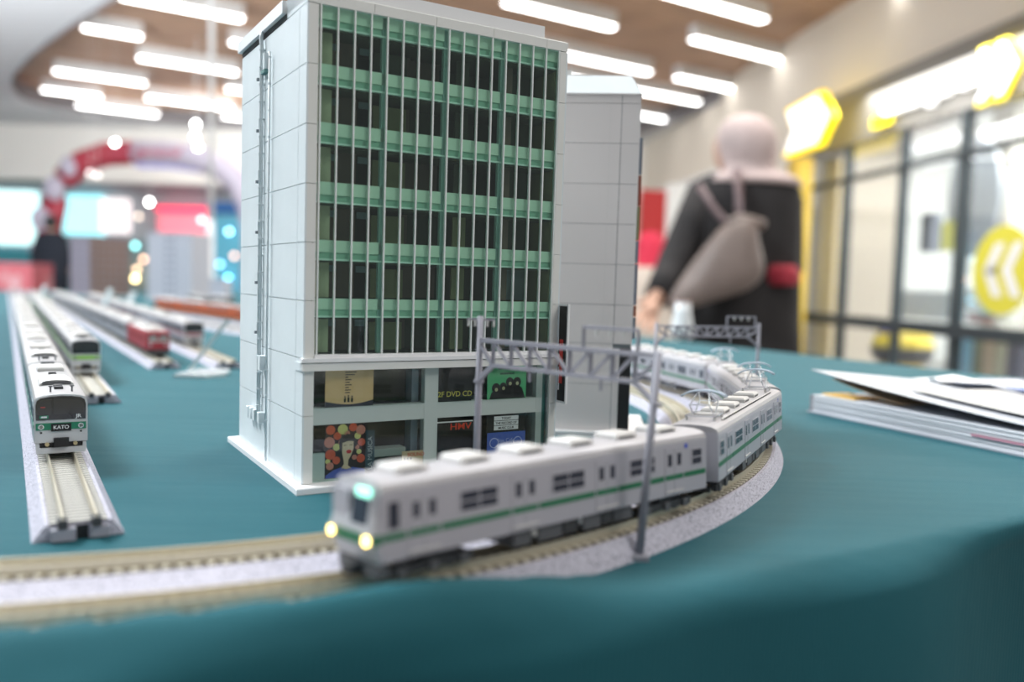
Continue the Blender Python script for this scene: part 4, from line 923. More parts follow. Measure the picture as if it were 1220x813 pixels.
M_sil = mat('commuter_silver', (0.47, 0.49, 0.52), .35, metal=.35); M_sroof = mat('commuter_roof', (0.35, 0.345, 0.35), .45)
M_glow = mat('window_lit', (0.7, 0.72, 0.66), .5); M_ltgreen = mat('stripe_light_green', (0.25, 0.55, 0.08), .45); M_emer = mat('stripe_emerald', (0.02, 0.22, 0.12), .45)
def commuter(label, loc, hd, group, head, stripe, lvl, lettering=False, bodym=None):
    t = cart(label, loc, hd, group); RT = 23.4; bm_ = bodym or M_sil
    body, roof = car_shell(RT, 4.6); body.build('body', bm_, t); roof.build('roof', M_sroof, t)
    for sy in (1, -1):
        if lvl >= 2:
            for x in (47.5, 16, -16, -47.5):
                MB().box(x-4.2, x+4.2, sy*9.38-.1, sy*9.38+.1, 5, 19.2).build('door', bm_, t)
                MB().box(x-3.4, x+3.4, sy*9.4-.16, sy*9.4+.16, 13, 17.6).build('door_window', M_win, t)
            for x in (31.7, 0, -31.7, 60, -60):
                h_ = 6.5 if abs(x) < 50 else 2.4
                MB().box(x-h_, x+h_, sy*9.4-.14, sy*9.4+.14, 12.6, 18).build('side_window', M_win, t)
            for x in (38, 8, -22, -50, 24): MB().box(x, x+1.4, sy*9.45-.2, sy*9.45+.2, 10.6, 11.6).build('side_lamp', M_glow, t)
        else:
            MB().box(-58, 58, sy*9.4-.12, sy*9.4+.12, 12.8, 17.6).build('window_band', M_win, t)
        MB().box(-L2+.5, L2-.5, sy*9.4-.1, sy*9.4+.1, 10.2, 11.5).build('stripe', stripe, t)
    if lvl >= 2:
        mb = MB()
        for k in range(15): y = -7+k; mb.box(-L2+1, L2-3, y-.12, y+.12, RT-.75-(abs(y)/7)**2*.5, RT-.15-(abs(y)/7.5)**2*.9)
        mb.build('roof_ribs', M_sroof, t)
    a = MB().prism([(-6.6, RT-.6), (6.6, RT-.6), (6.2, RT+.5), (4, RT+1.7), (0, RT+2.1), (-4, RT+1.7), (-6.2, RT+.5)], 12, 33).build('ac_unit', M_ac, t)
    if lvl >= 2:
        for k in range(5): MB().box(32.9, 33.3, -5.4+k*.01, 5.4, RT+.0+k*.32, RT+.14+k*.32).build('ac_grille', M_under, a)
        for x in (46, 40, 2, -8): MB().cbox(x, x+3.0, -1.6, 1.6, RT-.3, RT+1.1, .2).build('roof_vent', M_dark, t)
        for y in (-3.2, 4.4): MB().tube([(56, y, RT-.6), (56, y, RT+2.0)], .35, 6).disc((56, y, RT+1.9), .8, .4, 'z', 8).build('antenna', M_under, t)
        MB().box(-L2+2, -L2+8, -3, 3, RT-.3, RT+.9).build('roof_box', M_under, t)
    ac_units(t, RT-.4, (-30,), 16, 11, 2.3)
    underframe(t, 2 if lvl >= 2 else 1, 4.6)
    if head:
        X = L2
        hp = [(-9.2, 4.6), (9.2, 4.6), (9.35, 19.5), (8.9, 21.6), (7.4, 22.6), (3.5, 23.3), (0, 23.5), (-3.5, 23.3), (-7.4, 22.6), (-8.9, 21.6), (-9.35, 19.5)]
        MB().prism(hp, X-.2, X+.7).build('front_frame', mat('front_silver', (0.60, 0.61, 0.63), .4, metal=.1), t)
        gp = [(-8.6, 13.5), (8.6, 13.5), (8.7, 19.4), (8.2, 21.2), (7.0, 22.0), (3.5, 22.6), (0, 22.75), (-3.5, 22.6), (-7.0, 22.0), (-8.2, 21.2), (-8.7, 19.4)]
        ws = MB().prism(gp, X+.7, X+1.0).build('windscreen', mat('front_glass', (0.018, 0.019, 0.021), .12, spec=.7), t)
        MB().prism([(-8.1, 15.7), (-3.3, 15.7), (-3.3, 21.7), (-7.4, 21.0), (-8.1, 19.5)], X+1.0, X+1.05).build('glass_pane', mat('glass_pane_dim', (0.045, 0.045, 0.045), .1), ws)
        MB().prism([(-2.6, 15.7), (7.9, 15.7), (7.9, 19.5), (7.2, 21.0), (-2.6, 22.1)], X+1.0, X+1.05).build('glass_pane', mat('glass_pane_dim', (0, 0, 0)), ws)
        MB().box(X+.7, X+1.0, -8.7, 8.7, 9.6, 12.3).build('front_band', stripe, t)
        for sy in (-1, 1):
            h_ = MB().disc((X+.95, sy*6.9, 10.9), 1.0, .25, 'x', 14).build('headlight', M_metal, t); MB().disc((X+1.2, sy*6.9, 10.9), .7, .1, 'x', 12).build('lens', mat('lens_dark', (0.2, 0.22, 0.2), .1), h_)
            MB().disc((X+.7, sy*6.9, 8.6), .42, .2, 'x', 8).build('tail_light', M_black, t)
        if lettering:
            MB().box(X+1.0, X+1.25, -3.5, 3.5, 9.0, 12.0).build('number_plate', M_black, t)
            RTX = (math.pi/2, 0, math.pi/2)
            def tt(s_, sz_, m, y, z, x=X+1.3, sx=1, sh=0):
                o = text_mesh(s_, sz_, m, 'lettering', t, mm(x, y, z), RTX, .01, bold=.03, shear=sh); o.scale = (.001*sx, .001, .001)
            tt('KATO', 2.0, M_white, 0, 10.5)
            tt('JR', 2.0, M_white, 6.1, 14.7, X+1.05, 1.1)
            MB().box(X+1.0, X+1.08, -7.4, -4.4, 14.1, 15.3).build('emblem', M_emer, t); MB().box(X+1.08, X+1.12, -6.9, -4.9, 14.4, 15.0).build('emblem_mark', M_wh, t)
            MB().box(X+1.04, X+1.1, -7.0, -5.5, 18.3, 18.8).build('number_print', mat('num_red', (.35, .05, .05), .5), t)
            MB().tube([(X+1.1, 4.2, 14.0), (X+1.1, 2.6, 16.8)], .14, 5).build('wiper', M_black, t)
        MB().box(X-1, X+2.6, -2.6, 2.6, 3.0, 6.4).build('coupler', M_black, t)
        MB().box(X-3, X+.2, -7.5, 7.5, 1.8, 4.7).build('coupler_housing', M_black, t)
        for sy in (-1, 1): MB().disc((X+.3, sy*4.9, 4.0), .8, 1.2, 'x', 8).build('buffer', mat('brass', (0.5, 0.42, 0.25), .3, metal=.7), t)
        MB().prism([(-8.6, .4), (8.6, .4), (8.8, 2.2), (8.8, 4.4), (7.6, 4.4), (7.4, 2.6), (-7.4, 2.6), (-7.6, 4.4), (-8.8, 4.4), (-8.8, 2.2)], X-1.0, X+1.2).build('skirt', mat('front_silver', (0, 0, 0)), t)
    return t
ORD = ['leading', 'second', 'third', 'fourth', 'fifth', 'sixth', 'seventh', 'eighth', 'ninth', 'tenth', 'eleventh', 'twelfth']
def track_pos(end, hd, s): return Vector((end[0]+math.cos(hd)*s, end[1]+math.sin(hd)*s))
hdA = HD+math.pi
for k in range(10):
    p = track_pos((A0.x, A0.y), HD, 95+L2+k*133)
    commuter(('silver front car with a dark green band and black windscreen at the left' if k == 0 else ORD[k]+' silver car behind the dark green banded front car'), on_table(p.x, p.y, 7.7), hdA, 'cars of the dark green banded train', k == 0, M_emer, 2 if k < 2 else 1, k == 0)
for k in range(9):
    p = track_pos((-246, 507), HD, 101+L2+k*133)
    commuter(('silver front car with a light green band and black windscreen' if k == 0 else ORD[k]+' silver car behind the light green banded front car'), on_table(p.x, p.y, 7.7), hdA, 'cars of the light green banded train', k == 0, M_ltgreen, 2 if k < 1 else 1)
# red locomotive and its grey coaches
hdC = HD+math.radians(0.8)
M_redl = mat('loco_red', (0.35, 0.02, 0.035), .4); M_greyc = mat('coach_grey', (0.30, 0.31, 0.35), .5); M_pinkst = mat('stripe_pink', (0.45, 0.15, 0.16), .5)
p = track_pos((-285, 700), hdC, 36+60)
t = cart('dark red electric locomotive with grey roof gear heading its coaches', on_table(p.x, p.y, 7.7), hdC+math.pi, 'train of the red locomotive', name='model_locomotive', cat='model locomotive')
MB().prism([(-9.2, 5), (9.2, 5), (9.2, 19), (8.6, 20.5), (-8.6, 20.5), (-9.2, 19)], -60, 58).build('body', M_redl, t)
MB().prism([(-9.1, 5.2), (9.1, 5.2), (9.1, 12), (8.4, 20), (-8.4, 20), (-9.1, 12)], 58, 60).build('cab_front', M_redl, t)
MB().cbox(-50, 50, -7.5, 7.5, 20.4, 22, .6).build('roof', M_grey, t)
for y in (-4.3, 4.3): MB().box(59.8, 60.3, y-3.2, y+3.2, 13.2, 18).build('cab_window', mat('cab_window_grey', (0.30, 0.28, 0.27), .2), t)
MB().box(59.9, 60.2, -8.2, 8.2, 12.1, 13.0).build('front_line', M_ac, t)
for y in (-6, 6): MB().disc((60, y, 9.5), 1.0, .4, 'x', 10).build('headlight', M_metal, t)
MB().box(57, 61, -8.4, 8.4, 1.2, 5.4).build('snow_plough', M_dark, t)
for sy in (-1, 1):
    for x in (40, 20, 0, -20, -40): MB().box(x-5, x+5, sy*9.3-.15, sy*9.3+.15, 12, 16).build('side_grille', mat('grille_red', (0.25, 0.03, 0.04), .6), t)
for x in (-40, 0, 40): MB().cbox(x-6, x+6, -4, 4, 22, 24.2, .5).build('roof_gear', M_ac, t)
underframe(t, 1, 5.2); pantograph(t, 30, 22, 8); pantograph(t, -30, 22, 8)
for k in range(9):
    p = track_pos((-285, 700), hdC, 36+122+L2+k*133)
    commuter(ORD[k].replace('leading', 'first')+' grey coach behind the red locomotive', on_table(p.x, p.y, 7.7), hdC+math.pi, 'train of the red locomotive', False, M_greyc, 1, bodym=M_greyc)
hdD = HD+math.radians(0.5)
for k in range(8):
    p = track_pos((-238, 716), hdD, 150+L2+k*133)
    commuter(('grey front car with a pinkish band, just behind the red locomotive' if k == 0 else ORD[k]+' grey car of the pink banded train behind the red locomotive'), on_table(p.x, p.y, 7.7), hdD+math.pi, 'cars of the pink banded train', k == 0, M_pinkst, 1, bodym=M_greyc)
M_orange = mat('train_orange', (0.62, 0.13, 0.035), .45)
for k in range(4):
    p = track_pos((oa.x+95, oa.y-117), oh, 70+L2+k*133)
    commuter(('orange front car far behind the acrylic stand' if k == 0 else ORD[k]+' orange car of the far orange train'), on_table(p.x, p.y, 7.7), oh+math.pi, 'cars of the orange train', False, M_orange, 1, bodym=M_orange)
for k in range(2):
    p = at(262-k*28, 366-k*3, 2.0); 
    commuter(('dark grey car on the table beyond the orange train, nearest the tall building' if k == 0 else 'dark grey car beyond the orange train, left of its twin'), Vector((p.x, p.y+k*.02, TZ+.003)), oh+math.pi, 'dark grey cars beyond the orange train', False, M_dark, 1, bodym=M_dark)

# ------------------------------------------------------------------ catenary gantries
def gantry(name_label, Pi, Po, ztop, zbot, hi, ho, frame, panels=7, slim=1.0, foot=None):
    t = thing('catenary_gantry', name_label, 'catenary gantry', on_table(0, 0))
    Pi, Po = Vector(Pi+(0,)), Vector(Po+(0,)); d = (Po-Pi).normalized(); L = (Po-Pi).length; Z = lambda p, z: Vector((p.x, p.y, z))
    for P, h_, m_ in ((Pi, hi, 'inner'), (Po, ho, 'outer')):
        F_ = Vector(foot+(0,)) if (foot and m_ == 'outer') else P
        ms = MB().tube([Z(F_, .3), Z(P, h_)], 1.15*slim, 10, r2=.95*slim).build('mast', M_mast, t, smooth=True)
        MB().cbox(F_.x-2.6, F_.x+2.6, F_.y-2.6, F_.y+2.6, 0, 1.8, .4).build('mast_foot', M_mast, ms)
        for z in (zbot-6.5,): MB().tube([Z(P, z), Z(P, z+1.0)], 1.6*slim, 10).build('collar', M_mast, ms)
    a, b_ = Pi-d*.5, Po+d*.5
    MB().bar(Z(a, ztop), Z(b_, ztop), 1.5*slim, 1.3*slim).build('top_chord', M_mast, t)
    a2, b2 = Pi+d*L*.09, Po-d*L*.11
    MB().bar(Z(a2, zbot), Z(b2, zbot), 1.3*slim, 1.1*slim).build('bottom_chord', M_mast, t)
    MB().bar(Z(a2, zbot), Z(Pi, zbot-5.5), 1.3*slim).build('knee_brace', M_mast, t); MB().bar(Z(b2, zbot), Z(Po, zbot-6.0), 1.3*slim).build('knee_brace', M_mast, t)
    MB().bar(Z(Po-d*L*.0, ztop-1), Z(b2, zbot), 1.0*slim).build('diagonal', M_mast, t); MB().bar(Z(Pi, ztop-1), Z(a2, zbot), 1.0*slim).build('diagonal', M_mast, t)
    l2 = (b2-a2).length
    for k in range(panels+1):
        q = a2+d*l2*k/panels; MB().bar(Z(q, ztop), Z(q, zbot), .95*slim, 1.2*slim).build('post', M_mast, t)
        if k < panels:
            q2 = a2+d*l2*(k+1)/panels
            if k < panels/2: MB().bar(Z(q, ztop), Z(q2, zbot), .8*slim).build('diagonal', M_mast, t)
            else: MB().bar(Z(q, zbot), Z(q2, ztop), .8*slim).build('diagonal', M_mast, t)
    if frame:
        f0, f1, fz = frame; q0, q1 = Pi+d*L*f0, Pi+d*L*f1
        fr = MB().bar(Z(q0, fz), Z(q1, fz), .9*slim).build('feeder_frame', M_mast, t)
        for q in (q0, q1): MB().bar(Z(q, ztop), Z(q, fz), .9*slim).build('frame_post', M_mast, fr)
        for k in (.25, .5, .75):
            q = q0+(q1-q0)*k; MB().tube([Z(q, fz-2.4), Z(q, fz)], .55, 7).build('insulator', M_grey, fr)
    for f in (.32, .72):
        q = Pi+d*L*f; MB().tube([Z(q, zbot-4), Z(q, zbot)], .5, 6).build('hanger', M_mast, t)
    return t, Pi, Po
t, Pi, Po = gantry('near grey lattice catenary gantry, in front of the model building', (-11, 291), (42.4, 245.5), 60, 51.8, 68.2, 61.2, (.62, .90, 67.0), slim=1.15, foot=(39.2, 245.5))
MB().bar(Vector((-15.5, 291, 67)), Vector((-6, 291, 67)), .7).build('cross_arm', M_mast, t)
for x in (-15, -12.8, -8.6, -6.4): MB().tube([(x, 291, 64.6), (x, 291, 66.8)], .45, 6).build('insulator', M_grey, t)
gantry('far grey lattice catenary gantry, over the bend behind the pantograph car', (92, 545), (162, 560), 55.0, 48.8, 57, 58, (.68, .96, 62.0), panels=8)

# ------------------------------------------------------------------ catalogues and papers on the right
BA = math.atan2(-142, 62)
t = thing('thick_catalogue', 'thick catalogue with white page edges lying on the right of the table, cover lifted', 'catalogue', on_table(199, 562), BA)
M_cov = mat('cover_blue_grey', (0.32, 0.35, 0.40), .35); M_page = mat('page_white', (0.66, 0.68, 0.72), .6)
MB().box(-2, 230, -1, 150, 0, .8).build('back_cover', M_cov, t)
mb = MB()
for k in range(14): mb.box(.5+(k % 3)*.35, 229, .4+((k*7) % 5)*.25, 149, .8+k*.78, .8+k*.78+.7)
o = mb.build('pages', M_page, t); o['kind'] = 'stuff'
MB().box(-.3, .6, .3, 11, .8, 11.6).build('page_index_mark', mat('index_mauve', (0.35, 0.25, 0.28), .6), t)
MB().box(120, 165, -.35, .5, 5.5, 6.7).build('edge_print', mat('edge_red', (0.5, 0.25, 0.32), .6), t)
def sheet(x0, x1, y0, y1, zf, th, n=16, ny=4):
    mb = MB()
    for i in range(n+1):
        x = x0+(x1-x0)*i/n
        for j in range(ny+1):
            y = y0+(y1-y0)*j/ny; z = zf(i/n, j/ny)
            mb.v += [(x, y, z), (x, y, z+th)]
    m_ = (ny+1)*2
    for i in range(n):
        for j in range(ny):
            a = i*m_+j*2
            mb.f += [(a, a+2, a+m_+2, a+m_), (a+1, a+1+m_, a+3+m_, a+3)]
    for j in range(ny): mb.f += [(j*2, j*2+1, j*2+3, j*2+2), (n*m_+j*2, n*m_+j*2+2, n*m_+j*2+3, n*m_+j*2+1)]
    for i in range(n): mb.f += [(i*m_, i*m_+m_, i*m_+m_+1, i*m_+1), (i*m_+ny*2, i*m_+ny*2+1, i*m_+m_+ny*2+1, i*m_+m_+ny*2)]
    return mb
sheet(-4, 229, 3, 150, lambda a, b: 12.6+15*(1-a)**1.7-12.5*b*(1-a)**1.7, .5).build('front_cover', M_cov, t, smooth=False)
MB().box(2, 30, 8, 30, 12.0, 12.6).build('bookmark', mat('bookmark_yellow', (0.85, 0.50, 0.05), .5), t)
sheet(4, 60, 14, 40, lambda a, b: 13.2+9*(1-a)**1.2, .4).build('loose_leaf', mat('leaf_tan', (0.6, 0.42, 0.25), .6), t)
t2 = thing('folded_brochure', 'white folded brochure lying on the lifted catalogue cover', 'brochure', on_table(199, 562), BA)
sheet(60, 228, 22, 100, lambda a, b: 13.6+15*(1-(.28+a*.71))**1.7-2*b*(1-a)+1.4*a, .5).build('sheet', mat('paper_white', (0.42, 0.415, 0.41), .5), t2)
def crumple(mb_seed, nx, ny, x0, x1, y0, y1, zb, amp):
    r_ = random.Random(mb_seed); H = [[r_.random() for _ in range(ny+1)] for _ in range(nx+1)]
    return sheet(x0, x1, y0, y1, lambda a, b: zb+amp*H[int(a*nx+.01)][int(b*ny+.01)]*math.sin(math.pi*min(1, a*1.2+.1)), .4, nx, ny)
t3 = thing('plastic_bag', 'crumpled white and blue printed plastic bag behind the catalogue', 'bag', on_table(250, 590), BA)
crumple(4, 14, 7, 0, 210, 40, 120, 16.5, 7).build('bag_skin', mat('bag_white', (0.36, 0.38, 0.44), .3), t3)
crumple(9, 6, 3, 70, 135, 42, 76, 21.5, 5).build('blue_print', mat('bag_blue', (0.07, 0.14, 0.40), .35), t3)
crumple(12, 5, 3, -20, 30, 60, 92, 16, 6).build('bag_handle', mat('bag_handle', (0.85, 0.86, 0.88), .3), t3)

# ------------------------------------------------------------------ acrylic stands
M_acr = mat('acrylic', (0.50, 0.58, 0.60), .15, spec=.7)
M_acrg = glassmat('acrylic_clear', (0.80, 0.88, 0.88), .25, .05)
t = thing('acrylic_stand', 'clear acrylic stand with a leaning arm beside the tall model building', 'stand', on_table(0, 0))
b0 = Vector((-240, 668, 0))
def loc(px, py, Y): v = at(px, py, Y); return Vector((v.x*1000, v.y*1000, (v.z-TZ)*1000))
MB().prism([(b0.x-16, b0.y-25), (b0.x+8, b0.y-25), (b0.x+17, b0.y-5), (b0.x+12, b0.y+22), (b0.x-14, b0.y+22)], 0, 2.6, 'z').build('base', M_acr, t)
MB().prism([(b0.x-4, b0.y-6), (b0.x+6, b0.y-6), (b0.x+6, b0.y+4), (b0.x-4, b0.y+4)], 2.6, 2.9, 'z').build('base_slot', M_mast, t)
MB().bar(loc(227, 441, .655), loc(274, 381, .66), 4.6, 1.2).build('arm', M_acr, t)
MB().bar(loc(224, 441, .655), loc(270, 381, .66), .9, 1.2).build('arm_edge', M_acr, t)
for i, (x, y, Y, lb) in enumerate(((118, 366, 1.35, 'first small leaning acrylic stand beyond the grey coaches'), (145, 370, 1.30, 'small leaning acrylic stand nearer the orange train'), (40, 362, 1.75, 'small leaning acrylic stand between the two left trains'))):
    t = thing('acrylic_stand', lb, 'stand', on_table(0, 0))
    A = atz(x, y+14, TZ); A = Vector((A.x*1000, A.y*1000, 0)); B = loc(x+14, y-22, A.y/1000+.02)
    MB().box(A.x-12, A.x+12, A.y-12, A.y+16, 0, 2.4).build('base', M_acr, t)
    MB().bar(A+Vector((0, 0, 2)), B, 13 if i < 2 else 10, 1.5).build('arm', M_acr, t)

# ------------------------------------------------------------------ far model buildings on the table
def far_building(label, px, Y, w_, h, m1, m2, cols_, rows, rot, wcol, onlymid=False):
    P = atz(px, 345, TZ); P = at(px, 345, Y)
    t = thing('model_building', label, 'model building', (P.x, P.y, TZ), rot)
    MB().box(-w_/2-6, w_/2+6, -w_/2-6, w_/2+6, 0, 3).build('base_plate', M_grey, t)
    MB().box(-w_/2, w_/2, -w_/2, w_/2, 3, h).build('body', m1, t)
    MB().box(w_/2-.2, w_/2+.6, -w_/2, w_/2, 3, h).build('side_wall', m2, t)
    MB().box(-w_/2-1, w_/2+1, -w_/2-1, w_/2+1, h, h+4).build('parapet', m1, t)
    for r_ in range(rows):
        for c_ in range(cols_):
            z = 16+(h-26)*r_/max(1, rows-1); x = -w_/2+w_*(c_+.5)/cols_
            if onlymid: x = (-8 if c_ == 0 else 12)
            shared('farwin%d' % px, lambda: MB().box(-4, 4, -.5, .5, -4, 4), wcol, 'window', t, mm(x, -w_/2-.3, z))
            if not onlymid: shared('farwins%d' % px, lambda: MB().box(-.5, .5, -4, 4, -4, 4), wcol, 'window', t, mm(w_/2+.8, -w_/2+w_*(c_+.5)/cols_, z))
    return t
far_building('brown and mauve block-shaped model building at the far end of the table', 119, 2.65, 122, 178, mat('fb_mauve', (0.30, 0.27, 0.33), .7), mat('fb_brown', (0.24, 0.155, 0.13), .7), 6, 8, math.radians(-45+8), mat('fb_win', (0.25, 0.22, 0.25), .5))
far_building('pale grey tower model building with two columns of small dark windows', 214, 2.5, 128, 188, mat('fb_pale', (0.52, 0.53, 0.60), .7), mat('fb_pale2', (0.46, 0.46, 0.52), .7), 2, 9, math.radians(-4), mat('fb_win2', (0.22, 0.24, 0.32), .5), True)
far_building('small pale block at the far end of the table beside the tall building', 262, 2.9, 60, 60, mat('fb_pale', (0, 0, 0)), mat('fb_pale2', (0, 0, 0)), 3, 2, math.radians(-4), mat('fb_win2', (0, 0, 0)))

# ------------------------------------------------------------------ people
M_skin = mat('skin', (0.55, 0.33, 0.24), .55)
def skinned(name, verts, edges, radii, m, parent, sub=2, root=0):
    me = bpy.data.meshes.new(name); me.from_pydata([tuple(v) for v in verts], edges, []); me.materials.append(m)
    o = link(name, me, parent); md = o.modifiers.new('skin', 'SKIN')
    for i, r_ in enumerate(radii): me.skin_vertices[0].data[i].radius = (r_, r_) if not isinstance(r_, tuple) else r_; me.skin_vertices[0].data[i].use_root = (i == root)
    md.use_smooth_shade = True
    s_ = o.modifiers.new('sub', 'SUBSURF'); s_.levels = sub; s_.render_levels = sub
    return o
def ellring(c, rx, ry, n=24, rot=0, wob=0, ph=0):
    c = Vector(c); out = []
    for k in range(n):
        a = 2*math.pi*k/n; q = 1+wob*math.sin(a*7+ph); x, y = rx*q*math.cos(a), ry*q*math.sin(a)
        out.append(c+Vector((x*math.cos(rot)-y*math.sin(rot), x*math.sin(rot)+y*math.cos(rot), 0)))
    return out
def person(t, B, handL=None, handR=None, scale=1.0, elbL=None, elbR=None, headoff=(0, 0, 0), fingers=True):
    """continuous body; B = foot centre, facing +Y (away); returns joints"""
    s = scale; g = lambda x, y, z: Vector((B[0]+x*s, B[1]+y*s, z*s))
    pelvis, chest, neckb = g(0, 0, .86), g(0, 0, 1.14), g(0, .01, 1.33)
    head = g(0, .02, 1.44)+Vector(headoff)
    V = [pelvis, g(0, 0, 1.0), chest, neckb, head, head+Vector((0, 0, .08*s))]; E = [(0, 1), (1, 2), (2, 3), (3, 4), (4, 5)]; Rr_ = [.14, .125, .145, .055, .085, .075]
    for sx, hand, elb in ((-1, handL, elbL), (1, handR, elbR)):
        sh = g(sx*.17, 0, 1.27); el = elb or g(sx*.24, -.02, 1.02); ha = hand or g(sx*.24, .03, .80)
        i = len(V); V += [sh, el, ha]; E += [(2, i), (i, i+1), (i+1, i+2)]; Rr_ += [.058, .042, .028]
        dirh = (ha-el).normalized(); side = dirh.cross(Vector((0, 1, 0))); side = side.normalized() if side.length > .1 else Vector((1, 0, 0))
        j = len(V); V += [ha+dirh*.05*s]; E += [(i+2, j)]; Rr_ += [.030]
        if fingers:
            for q, (off, ln) in enumerate(((-.030, .062), (-.010, .074), (.010, .070), (.030, .055))):
                k = len(V); V += [ha+dirh*.085*s+side*off*s, ha+dirh*(.085+ln*.55)*s+side*off*s*1.1+Vector((0, -.008, 0)), ha+dirh*(.085+ln)*s+side*off*s*1.1+Vector((0, -.022, -.004))]
                E += [(j, k), (k, k+1), (k+1, k+2)]; Rr_ += [.010, .009, .007]
            k = len(V); V += [ha+dirh*.035*s-side*.035*s, ha+dirh*.07*s-side*.058*s]; E += [(i+2, k), (k, k+1)]; Rr_ += [.012, .009]
        hp_ = g(sx*.09, 0, .82); i = len(V); V += [hp_, g(sx*.10, .01, .47), g(sx*.10, -.02, .09), g(sx*.10, .12, .035)]; E += [(0, i), (i, i+1), (i+1, i+2), (i+2, i+3)]; Rr_ += [.085, .056, .038, .030]
    Rr_ = [r_*s for r_ in Rr_]
    skinned('body', V, E, Rr_, M_skin, t)
    return pelvis, chest, neckb, head
# woman in a headscarf
Yw = 3.2
cw = at(876, 400, Yw); B = (cw.x, Yw)
t = thing('person', 'person in a pinkish headscarf and loose black clothing with a taupe bag, seen from behind', 'person')
hc = at(890, 172, Yw)
handw = at(772, 376, Yw-.25); elbw = at(803, 318, Yw-.05)
pel, che, nek, hd_ = person(t, B, handL=elbw+(handw-elbw)*.72, elbL=elbw, handR=at(905, 350, Yw+.20), elbR=at(925, 318, Yw+.04), scale=.98, headoff=(hc.x-B[0], 0, -.01))
M_blk = mat('black_cloth', (0.018, 0.016, 0.017), .85, noise=.3, nscale=6)
def pxr(px, py, hw, dy=.0, ry=None): c_ = at(px, py, Yw); return ellring((c_.x, Yw+dy, c_.z), hw*.00315, ry or hw*.0021, 28, 0, .02, py)
rings = [pxr(889, 204, 24), pxr(888, 209, 44, ry=.10), pxr(887, 216, 58, ry=.12), pxr(887, 228, 66), pxr(887, 250, 66), pxr(886, 290, 66), pxr(885, 330, 66), pxr(882, 380, 69), pxr(880, 420, 74), pxr(878, 520, 78)]
c0 = at(878, 520, Yw); rings.append(ellring((c0.x, Yw, .06), .27, .19, 28, 0, .05))
MB().loft(rings).build('robe', M_blk, t, s=1, smooth=True)
shl = at(843, 228, Yw)
def sleeve(a, b_, c_, r1, r2, r3): 
    mb = MB(); pts = [a, a.lerp(b_, .5), b_, b_.lerp(c_, .5), c_]; rad = [r1, (r1+r2)/2, r2, (r2+r3)/2, r3]; rings = []
    for i, p in enumerate(pts):
        tt_ = (pts[min(i+1, 4)]-pts[max(i-1, 0)]).normalized(); u = tt_.cross(Vector((0, 1, 0))).normalized(); v = u.cross(tt_).normalized()
        rings.append([p+u*rad[i]*math.cos(2*math.pi*k/14)+v*rad[i]*math.sin(2*math.pi*k/14) for k in range(14)])
    return mb.loft(rings)
sleeve(shl, elbw, elbw+(handw-elbw)*.62, .075, .068, .052).build('sleeve', M_blk, t, s=1, smooth=True)
sr = at(934, 238, Yw); sleeve(sr, at(938, 320, Yw+.05), at(930, 345, Yw+.2), .07, .06, .05).build('sleeve', M_blk, t, s=1, smooth=True)
M_hij = mat('headscarf', (0.50, 0.40, 0.385), .85, noise=.08, nscale=9)
hz = lambda py, hw, px, dy=0, k=1.1: ellring((at(px, py, Yw).x, Yw+dy, at(px, py, Yw).z), hw*.00315, hw*.00315*k, 24, 0, .015, py)
MB().loft([hz(137, 8, 889), hz(141, 20, 889), hz(150, 29, 889), hz(165, 34.5, 890), hz(180, 34, 891), hz(193, 30, 892), hz(203, 30, 894, 0, .9), hz(208, 45, 894, 0, .82), hz(214, 56, 894, 0, .76), hz(220, 62, 894, 0, .76), hz(222, 60, 894, 0, .7)]).build('headscarf', M_hij, t, s=1, smooth=True)
fc = Vector((hc.x-.03, Yw+.085, hc.z-.01))
f_ = MB().ball(fc, .075, .06, .095, 16, 12).build('face', M_skin, t, s=1, smooth=True)
MB().ball(fc+Vector((0, .06, -.005)), .013, .02, .02, 8, 6).build('nose', M_skin, f_, s=1, smooth=True)
for dx in (-.03, .03): MB().ball(fc+Vector((dx, .05, .02)), .013, .008, .007, 8, 6).build('eye', ink, f_, s=1, smooth=True)
MB().ball(fc+Vector((0, .052, -.045)), .022, .008, .008, 8, 6).build('mouth', mat('lips', (.4, .12, .12), .5), f_, s=1, smooth=True)
sh_ = Yw-.20
red = MB().loft([ellring((at(922, y_, Yw-.02).x, Yw-.06, at(922, y_, Yw).z), r_, .11, 16) for y_, r_ in ((317, .06), (325, .078), (334, .08), (340, .06))]); red.build('red_sash', mat('sash_red', (0.36, 0.02, 0.04), .7), t, s=1, smooth=True)
bg2 = thing('shoulder_bag', 'slouchy taupe leather shoulder bag slung on the back of the person in black', 'bag')
M_bag = mat('bag_taupe', (0.17, 0.13, 0.115), .5, noise=.12, nscale=8)
bagY = Yw-.235
def bring(px, py, hw, ry, tilt=0): 
    c_ = at(px, py, bagY); out = []
    for k in range(24):
        a = 2*math.pi*k/24; x = hw*.0030*math.cos(a); out.append(c_+Vector((x, ry*math.sin(a), x*tilt)))
    return out
MB().loft([bring(882, 262, 10, .02, .2), bring(879, 268, 20, .035, .2), bring(872, 285, 30, .05, .25), bring(864, 305, 40, .065, .30), bring(858, 325, 50, .075, .33), bring(853, 342, 55, .078, .33), bring(850, 352, 52, .07, .33), bring(849, 358, 40, .05, .33)]).build('bag_body', M_bag, bg2, s=1, smooth=True)
MB().tube([at(908, 268, bagY+.03), at(893, 264, bagY), at(880, 262, bagY), at(868, 268, bagY)], .022, 8).build('bag_knot', M_bag, bg2, s=1, smooth=True)
MB().tube([at(834, 222, Yw-.14), at(848, 245, Yw-.185), at(862, 262, Yw-.21), at(874, 272, bagY)], .013, 8).build('strap', mat('strap_mauve', (0.13, 0.085, 0.09), .5), bg2, s=1, smooth=True)
